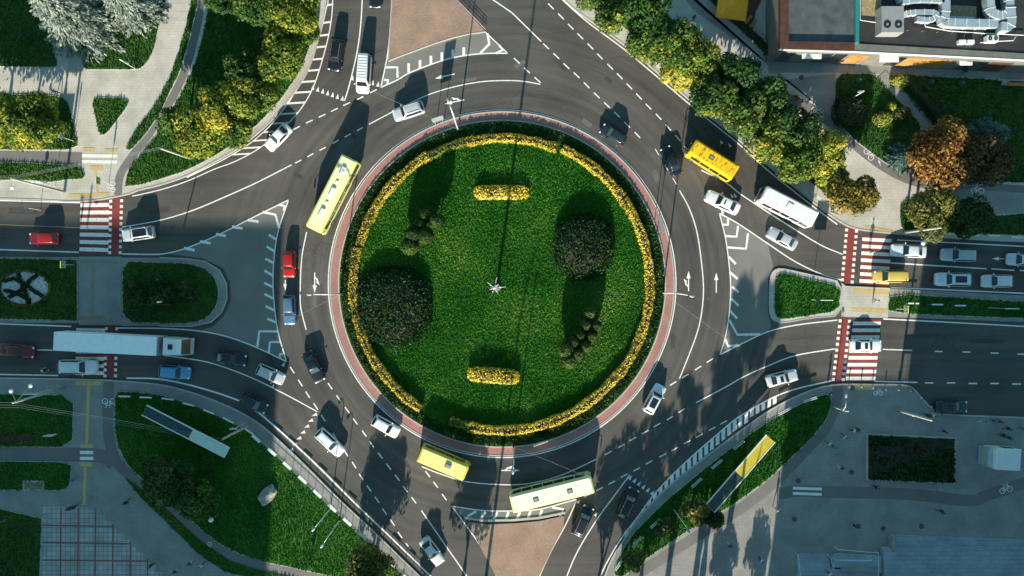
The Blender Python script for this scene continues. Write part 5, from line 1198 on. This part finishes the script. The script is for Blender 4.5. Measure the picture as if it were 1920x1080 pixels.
# ------------------------------------------------------------------ railings
def railing(pts, label, h=1.0, plates=True, name='railing', step=1.43, white='whitemetal'):
    P = catmull(pts, 8); Pw = [Vector((*W(*p), 0)) for p in P]; c = sum(Pw, Vector())/len(Pw); Pw = [p-c for p in Pw]
    e = empty(name, label, 'railing', (c.x, c.y, .15), 0)
    q = MB()
    for z in (h, h*.68, h*.36): q.tube([p+Vector((0, 0, z)) for p in Pw], .028, 5)
    q.build('rails', M['greymetal'], e)
    d = [0]
    for a, b in zip(Pw, Pw[1:]): d.append(d[-1]+(b-a).length)
    def at(t):
        for i in range(len(d)-1):
            if d[i+1] >= t: return Pw[i].lerp(Pw[i+1], (t-d[i])/(d[i+1]-d[i]+1e-9)), (Pw[i+1]-Pw[i]).normalized()
        return Pw[-1], (Pw[-1]-Pw[-2]).normalized()
    t = 0; k = 0
    while t < d[-1]:
        p, u = at(t); q = MB(); q.tube([p+Vector((0,0,-.1)), p+Vector((0,0,h+.02))], .035, 6); q.build('post', M['greymetal'], e)
        if plates and k % 2 == 0:
            v = Vector((-u.y, u.x, 0)); q = MB(); a, b = p+u*.1, p+u*1.55
            q.prism([(r_.x, r_.y) for r_ in (a-v*.2, b-v*.2, b+v*.2, a+v*.2)], h+.03, h+.07, bottom=True); q.build('white_plate', M[white], e)
        t += step; k += 1
railing([(478,812),(520,848),(575,898),(635,955),(695,1010),(755,1068),(790,1100)], 'long grey railing with white plates along the lower left kerb', 1.0)
def plates(pts, label, grp, double=False, ln=22):
    for i, (x, y, a) in enumerate(pts):
        wx, wy = W(x, y, 1); e = empty('barrier_panel', label[i] if isinstance(label, list) else label, 'barrier', (wx, wy, .15), R(a), grp); l = ln*S/2
        q = MB()
        for s in (-1, 1): q.tube([(s*l*.8,0,-.1),(s*l*.8,0,.95)], .03, 6)
        q.build('posts', M['greymetal'], e)
        q = MB()
        for o_ in ((-.11, .11) if double else (0,)): q.box(-l, l, o_-(.04 if double else .1), o_+(.04 if double else .1), .92, 1.0)
        q.build('top_rail', M['whitemetal'], e)
swp = [(234,743,-1),(274,745,-3),(315,748,-8),(354,758,-14),(392,772,-21),(429,788,-27),(467,808,-35)]
plates(swp, ['white topped barrier panel %s on the lower left verge' % s for s in ('nearest the shaded crossing','second from the crossing','above the glass shelter end','fourth from the crossing','over the middle of the glass shelter','over the pale shelter roof','beside the leaning kerb pole')], 'barrier panels along the lower left verge')
sep_ = [(1160,1059,56),(1194,1016,50),(1229,981,42),(1306,905,42),(1344,870,40),(1385,834,38),(1471,771,28),(1519,749,18)]
plates(sep_, ['double railed white barrier %s' % s for s in ('at the bottom of the shelter verge','second from the bottom of the shelter verge','above the verge lamp','left of the glass shelter','upper left of the glass shelter','above the mustard shelter roof','in the sunlit upper verge','nearest the cyclist board')], 'double barriers on the shelter verge', True, 25)
plates([(1712,569,-1),(1757,571,-1),(1800,573,-1)], ['white rail section left of the three on the right median','middle white rail section on the right median','right white rail section on the right median'], 'rail sections on the right median', False, 20)
plates([(1775,439,-2),(1825,441,-2),(1863,442,-2),(1905,445,-2)], ['leftmost white rail section above the waiting cars','second white rail section above the waiting cars','third white rail section above the waiting cars','rightmost white rail section above the waiting cars'], 'rail sections above the waiting cars', False, 20)
plates([(1232,122,-38),(1266,155,-38),(1480,328,-38),(1528,366,-42)], ['white bench rail by the kerb under the upper trees','white bench rail under the bright yellow kerb tree','white rail between trees and white bus front','white rail at the back of the white bus'], 'rails between the tree row and the kerb', True, 24)
railing([(851,-4),(880,26),(911,58)], 'dark railing on the right side of the upper brick island', .5, False)
for i, (x, y) in enumerate(((1590,725),(1613,725),(1634,727),(1658,730),(1682,731),(1705,733),(1725,746),(1743,762),(1760,775))):
    wx, wy = W(x, y); e = empty('bollard', ['leftmost bollard at the lower right crossing','second bollard from the left at the crossing','third bollard from the left at the crossing','bollard just right of the tactile strip','bollard at the straight kerb before the bend','bollard at the kerb bend','upper bollard on the slanted kerb','lower bollard on the slanted kerb','bollard behind the green sedan'][i], 'bollard', (wx, wy, .1), 0, 'bollards along the lower right kerb')
    q = MB(); q.tube([(0,0,-.1),(0,0,.7)], .08, 8); q.build('post', M['whitemetal'], e); q = MB(); q.sphere((0,0,.74), .11, 8, 5); q.build('cap', M['black'], e, True)

# ------------------------------------------------------------------ shelters, kiosk, boulder, flower clock
def shelter(a, b, wpx, z, split, m1, m2, label, beam=True):
    A = Vector((*W(*a, z), 0)); B = Vector((*W(*b, z), 0)); c = (A+B)/2; d = B-A; l = d.length/2
    e = empty('bus_shelter', label, 'shelter', (c.x, c.y, .12), math.atan2(d.y, d.x)); w_ = wpx*S/2; xs = -l+2*l*split
    q = MB(); q.box(-l, xs-.03, -w_, w_, z-.06, z); r1 = q.build('roof_panel', M[m1], e); q = MB(); q.box(xs+.03, l, -w_, w_, z-.06, z+.04); q.build('roof_panel', M[m2], e)
    q = MB()
    for s in (-1, 1): q.box(-l-.05, l+.05, s*w_-.06+(s*.06), s*w_+.06+(s*.06), z-.12, z+.08)
    for i in range(6): x = -l+i*2*l/5; q.box(x-.03, x+.03, -w_, w_, z-.16, z-.07)
    q.build('roof_frame', M['whitemetal'], e)
    for i in range(4):
        x = -l*.9+i*1.8*l/3; q = MB(); q.tube([(x,-w_*.8,-.05),(x,-w_*.8,z-.1)], .05, 8); q.build('post', M['greymetal'], e)
    q = MB(); q.box(-l*.9, l*.9, -w_*.8-.015, -w_*.8+.015, .3, z-.5); q.build('back_glass', M['tglass'], e)
    q = MB(); q.box(-l*.6, l*.3, -w_*.5, -w_*.1, .42, .47)
    for x in (-l*.55, -l*.15, l*.25): q.box(x-.04, x+.04, -w_*.4, -w_*.2, 0, .42)
    q.build('bench', M['brownwood'], e)
shelter((272,769),(426,848),18,2.8,.56,'tglass','shelter_g','long shelter with a glass end and a pale green roof on the shaded lawn')
shelter((1331,953),(1444,822),19,2.8,.48,'tglass','shelter_y','long shelter with a glass end and a mustard yellow roof on the sunny verge')
x, y = W(1873, 856, 1.5); e = empty('market_kiosk', 'white box kiosk with a blue grey end standing on the plaza', 'kiosk', (x, y, .12), R(-3))
q = MB(); q.box(-1.4, 2.1, -1.5, 1.3, .2, 2.5); q.build('body', M['whitemetal'], e); q = MB(); q.loft([[(-1.2,-1.6,2.5),(2.2,-1.6,2.5),(2.2,1.4,2.5),(-1.2,1.4,2.5)],[(-1.1,-1.5,2.62),(2.1,-1.5,2.62),(2.1,1.3,2.62),(-1.1,1.3,2.62)]]); q.build('roof', M['whitemetal'], e)
q = MB(); q.box(-2.1, -1.42, -1.3, 1.15, .2, 2.2); q.build('side_annex', M['duct'], e)
for s in (-1, 1): q = MB(); q.box(.2, 1.6, s*1.5-.1-(0.1 if s>0 else 0), s*1.5-.02-(0.1 if s>0 else 0), 1.1, 2.0); q.build('window', M['glass'], e)
bm = bmesh.new(); bmesh.ops.create_icosphere(bm, subdivisions=3, radius=1)
for v in bm.verts:
    v.co = Vector((v.co.x*1.5, v.co.y*.95, v.co.z*.8))*(1+.16*math.sin(v.co.x*4+1)*math.cos(v.co.y*5)+.08*math.sin(v.co.z*9)); v.co.x += .2*v.co.y
me = bpy.data.meshes.new('boulder'); bm.to_mesh(me); bm.free(); me.materials.append(M['stone']); o = link('boulder', me); x, y = W(504, 926); o.location = (x, y, .35); o.rotation_euler = (0, 0, R(45))
tag(o, 'big grey boulder on the lower grass at the shade edge', 'boulder')
# flower clock on the left median
x, y = W(50, 540); e = empty('flower_bed', 'oval gravel bed with a dark hedge pattern on the left median', 'flower bed', (x, y, .17))
el = lambda k, n=36: [(k*47*S*math.cos(2*math.pi*i/n), k*33*S*math.sin(2*math.pi*i/n)) for i in range(n)]
q = MB(); q.prism(el(1.0), 0, .12); q.build('gravel', M['gravel'], e)
def strip_leaves(curves, w_, h, kind, dens=240):
    V = []
    for cv in curves:
        for (x0, y0), (x1, y1) in zip(cv, cv[1:]):
            l = math.hypot(x1-x0, y1-y0); n = max(3, int(l*w_*dens)); t = rng.uniform(0, 1, n); o_ = rng.uniform(-w_/2, w_/2, n); nx, ny = -(y1-y0)/l, (x1-x0)/l
            V.append(np.stack([x0+(x1-x0)*t+nx*o_, y0+(y1-y0)*t+ny*o_, rng.uniform(.12, h, n)], 1))
    V = np.concatenate(V); nr = rng.normal(size=V.shape); nr[:, 2] += 1
    return nmesh('hedging', quads(V, nr, rng.uniform(.14, .26, len(V)), 1.2), 4, [LM[kind]])
rimc = el(1.0)+[el(1.0)[0]]
link('rim_planting', strip_leaves([rimc], .35, .4, 'olive'), e)
sc_ = lambda P: [(a*S, -b*S) for a, b in P]
link('hedge_pattern', strip_leaves([sc_([(-38,-12),(-20,-18),(0,-8),(18,6),(36,16)]), sc_([(-30,18),(-8,6),(10,-14),(24,-24)]), sc_([(-12,-28),(-4,-6),(4,14),(8,30)]), sc_([(-38,4),(-14,10),(12,24)])], .5, .45, 'dark'), e)
q = MB(); q.prism(Wp([(45,900),(85,901),(85,919),(44,918)]), .1, .24); e = empty('brick_panel', 'small red brick panel framed in grey on the shaded left lawn', 'panel'); q.build('frame', M['kerb'], e)
q = MB(); q.prism(Wp([(48,903),(82,904),(82,916),(47,915)]), .1, .27); q.build('brick_face', M['brick'], e)
for i, (x, y) in enumerate(((412,962),(15,973))):
    wx, wy = W(x, y); e = empty('globe_lamp', ('white globe lamp on the lower left lawn', 'white globe lamp on the bottom left corner lawn')[i], 'lamp', (wx, wy, .15)); q = MB(); q.tube([(0,0,-.1),(0,0,2.4)], .05, 8); q.build('post', M['greymetal'], e); q = MB(); q.sphere((0,0,2.65), .34, 12, 8); q.build('globe', M['whitemetal'], e, True)

# ------------------------------------------------------------------ steps and terrace bottom right
def terrace(pts, z0, z1, mat, name, label, cat, parts=()):
    e = empty(name, label, cat); q = MB(); q.prism(Wp(pts), z0, z1); q.build('platform', mat, e); return e
e = terrace([(1672,1022),(1920,1032),(2420,1050),(2420,1400),(1650,1400),(1650,1024)], .1, 1.1, M['slab'], 'stone_terrace', 'blue grey stone terrace with broad steps at the bottom right', 'terrace')
for i in range(5):
    z = .22+i*.17; y = 1001+i*4.6
    q = MB(); q.prism(Wp([(1671,y),(1920,y+10),(2420,y+30),(2420,y+40),(1920,y+15.5),(1671,y+5.5)]), .1, z); q.build('step', M['slab'], e)
q = MB(); q.prism(Wp([(1664,1000),(1670.5,1000),(1670.5,1028),(1664,1028)]), .1, 1.3); q.build('side_wall', M['concrete'], e)
e = terrace([(1493,1062),(1560,1064),(1645,1066),(1649,1400),(1480,1400)], .1, .6, M['slab'], 'entrance_platform', 'low entrance platform with steps and white handrails at the bottom edge', 'terrace')
for i in range(6):
    q = MB(); q.prism(Wp([(1492,1036+i*4.3),(1553,1038+i*4.3),(1553,1042.5+i*4.3),(1492,1040.5+i*4.3)]), .1, .18+i*.075); q.build('step', M['slab'], e)
q = MB(); q.prism(Wp([(1557,1036),(1648,1040),(1648,1062),(1557,1060)]), .1, .72); q.build('ramp', M['slab'], e); q = MB(); q.prism(Wp([(1572,1058),(1646,1060),(1646,1068),(1572,1066)]), .5, 1.1); q.build('ramp_wall', M['concrete'], e)
for P in ([(1569,1029),(1646,1036),(1646,1078)], [(1496,1040),(1500,1080)], [(1556,1044),(1562,1067),(1564,1049),(1633,1050)]):
    q = MB(); q.tube([(*W(*p, 1.3), 1.5) for p in P], .04, 6)
    for p in P: q.tube([(*W(*p, 1.3), .4), (*W(*p, 1.3), 1.5)], .03, 6)
    q.build('handrail', M['whitemetal'], e)

# ------------------------------------------------------------------ building top right (roof at 7 m)
BZ = 5.2
e = empty('flat_roofed_building', 'low building with grey ducts and air units on its dark flat roof', 'building')
def rz_(pts, z): return [W(a, b, z) for a, b in pts]
foot = [(1462,-260),(1462,92),(1608,96),(1925,113),(2400,130),(2400,-260)]
q = MB(); q.prism(rz_(foot, BZ), .1, BZ-.3); q.build('wall', M['wallg'], e)
q = MB(); q.prism(rz_([(1608,-260),(1608,82),(1925,100),(2400,118),(2400,-260)], BZ), BZ-.3, BZ); rf = q.build('roof', M['tar'], e)
q = MB(); q.prism(rz_([(1478,-260),(1478,78),(1601,80),(1601,-260)], BZ), BZ-.3, BZ-.05); q.build('roof', surf('annex_roof_sheet', (.05,.06,.07), (.11,.12,.125), .6, 8, .6), e)
q = MB(); q.prism(rz_([(1461,-260),(1461,93),(1600,97),(1600,81),(1477,79),(1477,-260)], BZ), BZ-.3, BZ+.35); q.build('parapet', M['brownwood'], e)
q = MB(); q.prism(rz_([(1601,-260),(1601,82),(1607.5,83),(1607.5,-260)], BZ), BZ-.3, BZ+.5); q.build('divider', M['teal'], e)
q = MB(); q.prism(rz_([(1600,82),(1925,101),(2400,119),(2400,131),(1925,113),(1600,97)], BZ), BZ-.3, BZ+.12); q.build('eave', M['wallg'], e)
q = MB(); q.prism(rz_([(1460,92.5),(1600,96.5),(1925,112.5),(2400,130.5),(2400,132),(1925,114),(1600,98),(1460,94)], BZ), BZ-.2, BZ+.16); q.build('gutter', M['whitemetal'], e)
def fx(px, z=BZ): return W(px, 0, z)[0]
def fy(px): 
    yy = 92+(px-1462)*(4/146) if px < 1608 else 96+(px-1608)*(17/317)
    return W(px, yy, BZ)[1]
for i, (a, b, m_) in enumerate(((1475,1500,'glass'),(1550,1572,'glass'),(1575,1600,'glass'),(1606,1640,'wood'),(1690,1712,'glass'),(1714,1800,'wood'),(1828,1870,'glass'),(1874,1915,'brownwood'))):
    x0, x1 = fx(a), fx(b); y0, y1 = fy(a)-.0, fy(b); q = MB()
    q.add([(x0,y0-.06,.5),(x1,y1-.06,.5),(x1,y1-.06,BZ-1.3),(x0,y0-.06,BZ-1.3),(x0,y0+.05,.5),(x1,y1+.05,.5),(x1,y1+.05,BZ-1.3),(x0,y0+.05,BZ-1.3)], [(0,1,2,3),(7,6,5,4),(0,4,5,1),(1,5,6,2),(2,6,7,3),(3,7,4,0)])
    q.build('shop_window' if m_ == 'glass' else 'cladding_panel', M[m_], e)
for a, b, y0, y1, z in ((1504,1542,92,110,3.6),(1649,1687,84,116,4.4),(1799,1825,100,122,3.6)):
    P = [W(a,y0,z+.1),W(b,y0,z+.1),W(b-2,y1,z),W(a,y1,z)]; q = MB(); q.prism(P, z-.12, z+.05, bottom=True); q.build('canopy', M['whitemetal'], e)
for P in ([(1615,-20),(1652,-20),(1652,32),(1615,30)], [(1776,10),(1830,12),(1830,36),(1776,36)]):
    q = MB(); q.prism(rz_(P, BZ), BZ-.1, BZ+.06); q.build('gravel_patch', M['roofgravel'], rf)
def duct(P, w_, z0, z1, label):
    o_ = empty('air_duct', label, 'duct', (*W(*P[0], BZ+.5), BZ), 0); bx, by = W(*P[0], BZ+.5); q = MB()
    pts = catmull(P, 4) if len(P) > 2 else P
    a, b = offs(pts, w_/2), offs(pts, -w_/2)
    for p0, p1, p2, p3 in zip(a, a[1:], b[1:], b):
        q.prism([(W(*p, BZ+.5)[0]-bx, W(*p, BZ+.5)[1]-by) for p in (p0, p1, p2, p3)], z0, z1, bottom=True)
    q.build('duct_body', M['duct'], o_)
    for p0, p1, p2, p3 in list(zip(a, a[1:], b[1:], b))[::2]:
        c0 = [(W(*p, BZ+.5)[0]-bx, W(*p, BZ+.5)[1]-by) for p in (p0, p3)]; d = Vector((c0[1][0]-c0[0][0], c0[1][1]-c0[0][1])).normalized()*.05; n_ = Vector((-d.y, d.x))
        q = MB(); q.prism([(c0[0][0]-d.x, c0[0][1]-d.y), (c0[1][0]+d.x, c0[1][1]+d.y), (c0[1][0]+d.x+n_.x, c0[1][1]+d.y+n_.y), (c0[0][0]-d.x+n_.x, c0[0][1]-d.y+n_.y)], z0-.03, z1+.04, bottom=True)
        q.build('flange', M['whitemetal'], o_)
duct([(1768,-40),(1768,25),(1765,42),(1785,46),(1830,47),(1865,47)], 15, .3, 1.2, 'long bent grey duct along the middle of the roof')
duct([(1696,28),(1712,26),(1745,26),(1752,33),(1738,40),(1715,38)], 9, .4, 1.1, 'short looping duct beside the large air unit')
duct([(1685,-30),(1685,3),(1720,2),(1765,3)], 11, .5, 1.2, 'upper crossing duct left of the bent one')
duct([(1848,-30),(1850,20),(1862,32),(1880,30),(1885,5),(1872,-30)], 15, .4, 1.4, 'looped duct at the right of the roof'); duct([(1886,20),(1886,52),(1868,54)], 16, .3, 1.5, 'stout end duct at the right of the roof')
duct([(1775,33),(1800,34),(1825,35)], 4, .4, .7, 'thin straight pipe duct above the ochre patch')
def acunit(px, py, w_, d_, h, label, fans=2, rz=0):
    x, y = W(px, py, BZ+h); o_ = empty('air_conditioner', label, 'air conditioner', (x, y, BZ), R(rz)); q = MB(); q.box(-w_/2, w_/2, -d_/2, d_/2, .15, h); q.build('casing', M['greymetal'] if h > 1 else M['whitemetal'], o_)
    q = MB(); q.box(-w_/2+.1, w_/2-.1, -d_/2+.05, d_/2-.05, 0, .15); q.build('feet', M['steel'], o_)
    for i in range(fans):
        cx = (i-(fans-1)/2)*w_/fans; r_ = min(w_/fans, d_)*.34; cy = -d_*.2 if h > 1 else 0; q = MB(); q.tube([(cx,cy,h-.02),(cx,cy,h+.06)], r_, 16); f = q.build('fan', M['black'], o_); q = MB(); q.tube([(cx,cy,h+.05),(cx,cy,h+.09)], r_*.3, 10); q.build('fan_hub', M['steel'], f)
acunit(1674, 36, 2.9, 3.4, 1.8, 'large grey air unit with two round fans on the roof'); acunit(1862, 72, 1.5, .8, .9, 'small twin fan air unit near the roof edge')
acunit(1805, 78, .9, .5, .7, 'left of two small white air units near the roof edge', 0); acunit(1821, 78, .9, .5, .7, 'right of two small white air units near the roof edge', 0)
q = MB()
for P in ([(1613,-20),(1613,38),(1655,44)], [(1733,40),(1735,50),(1780,58),(1850,63),(1920,66)], [(1838,80),(1860,78),(1900,76),(1905,68)]): q.tube([(*W(*p, BZ+.3), BZ+.3) for p in P], .05, 6)
q.build('roof_pipes', M['whitemetal'], e)
q = MB()
for a in np.arange(1700, 1920, 28): q.tube([(*W(a, 60+(a-1733)*.05, BZ), BZ), (*W(a, 60+(a-1733)*.05, BZ), BZ+.35)], .03, 5)
q.build('pipe_stands', M['steel'], e)
# cafe terrace
e = empty('cafe_terrace', 'brown wooden terrace deck under the orange parasol at the top', 'terrace', (0, 0, 0)); q = MB(); q.prism(Wp([(1345,-30),(1440,-30),(1415,25),(1408,65),(1395,62),(1350,10)]), .1, .3); q.build('deck', M['brownwood'], e)
hedge([(1300,-30),(1340,5),(1380,45),(1420,80),(1440,105)], 10, .9, 'dark', 'narrow hedge along the cafe terrace')
x, y = W(1375, 6, 2.8); e = empty('parasol', 'square orange parasol over the cafe terrace', 'parasol', (x, y, .3), R(-8)); s = 2.05
q = MB(); q.add([(-s,-s,2.3),(s,-s,2.3),(s,s,2.3),(-s,s,2.3),(0,0,3.0),(-s,-s,2.1),(s,-s,2.1),(s,s,2.1),(-s,s,2.1)], [(0,1,4),(1,2,4),(2,3,4),(3,0,4),(0,5,6,1),(1,6,7,2),(2,7,8,3),(3,8,5,0)]); q.build('canopy', M['umb'], e, recalc=False); q = MB(); q.tube([(0,0,0),(0,0,3.0)], .04, 8); q.build('pole', M['greymetal'], e)
for i, (px, py) in enumerate(((1392,27),(1400,40),(1385,20),(1408,48))):
    x, y = W(px, py); e = empty('wooden_bench', ['bench nearest the parasol corner','middle bench of the cafe terrace','bench half under the parasol','outermost bench by the terrace end'][i], 'bench', (x, y, .3), R(50), 'cafe terrace benches'); q = MB(); q.box(-.7,.7,-.22,.22,.42,.48); q.build('seat', M['wood'], e)
    for s in (-.6, .6): q = MB(); q.box(s-.04,s+.04,-.2,.2,0,.42); q.build('leg', M['greymetal'], e)
x, y = W(1900, 160); e = empty('wooden_bench', 'brown bench on the street at the far right of the garden', 'bench', (x, y, .13), R(-3)); q = MB(); q.box(-1.1,1.1,-.25,.25,.42,.48); q.build('seat', M['wood'], e)
for s in (-.9, .9): q = MB(); q.box(s-.05,s+.05,-.2,.2,0,.42); q.build('leg', M['greymetal'], e)
q = MB(); q.box(-1.1,1.1,.24,.28,.5,.9); q.build('backrest', M['brownwood'], e)

# ------------------------------------------------------------------ what throws the long shadows from beyond the bottom edge
def block(pts, h, label):
    e = empty('apartment_block', label, 'building'); Q = Wp(pts); q = MB(); q.prism(Q, 0, h); q.build('wall', M['wallg'], e); q = MB(); q.prism([(a, b) for a, b in Q], h, h+.4); q.build('roof', M['tar'], e)
    (x0, y0), (x1, y1) = Q[0], Q[1]; n = max(1, min(10, int(math.hypot(x1-x0, y1-y0)/4)))
    for f in range(2, int(h/3)*1, 3):
        q = MB()
        for i in range(n):
            t0, t1 = (i+.25)/n, (i+.75)/n; q.box(x0+(x1-x0)*t0, x0+(x1-x0)*t1, y0+.0, y0+.06, f*3+.9, f*3+2.3)
        q.build('window_band', M['glass'], e)
block([(-900,1659),(368,1659),(345,2259),(-900,2259)], 32, 'broad tall block beyond the lower left corner that shades the left roads')
block([(1620,1330),(2500,1330),(2500,1800),(1590,1800)], 34, 'tall block beyond the lower right corner that shades the garden street')
block([(1384,1495),(1617,1495),(1617,1800),(1345,1800)], 20, 'lower block beyond the bottom edge that shades the plaza')
for x, y, r, h, cf, lb in ((700,1085,30,7.3,.55,'tree just below the bottom edge left of the brick island'),(858,1160,38,9,.7,'tree below the bottom edge under the brick island'),(1110,1190,32,10,.7,'first tree below the bottom edge right of the brick island'),(1145,1230,36,12,.7,'second tree below the bottom edge right of the brick island'),
     (1185,1210,38,12,.7,'third tree below the bottom edge right of the brick island'),(1225,1280,26,16,.6,'tall thin tree below the bottom edge'),(1275,1300,34,17,.55,'another tall thin tree below the bottom edge'),(1340,1190,50,17,.28,'unseen broad high crowned tree added below the plaza to shade the road'),(1300,1200,30,14,.35,'tree further left below the lower plaza'),(1330,1230,26,6,.5,'low tree below the lower plaza'),(1395,1240,24,7,.5,'low tree at the right below the lower plaza'),  # broad high crown added and sized for its floating shadow on the road
     (1425,1330,30,17,.4,'tall tree at the right below the lower plaza'),(782,1180,18,6,.7,'small tree below the silver sedan')):
    tree(960+(x-960)*H/(H-h*.6), 540+(y-540)*H/(H-h*.6), r*H/(H-h*.6), h, 'green', lb, 'roadside_tree', cf=cf)
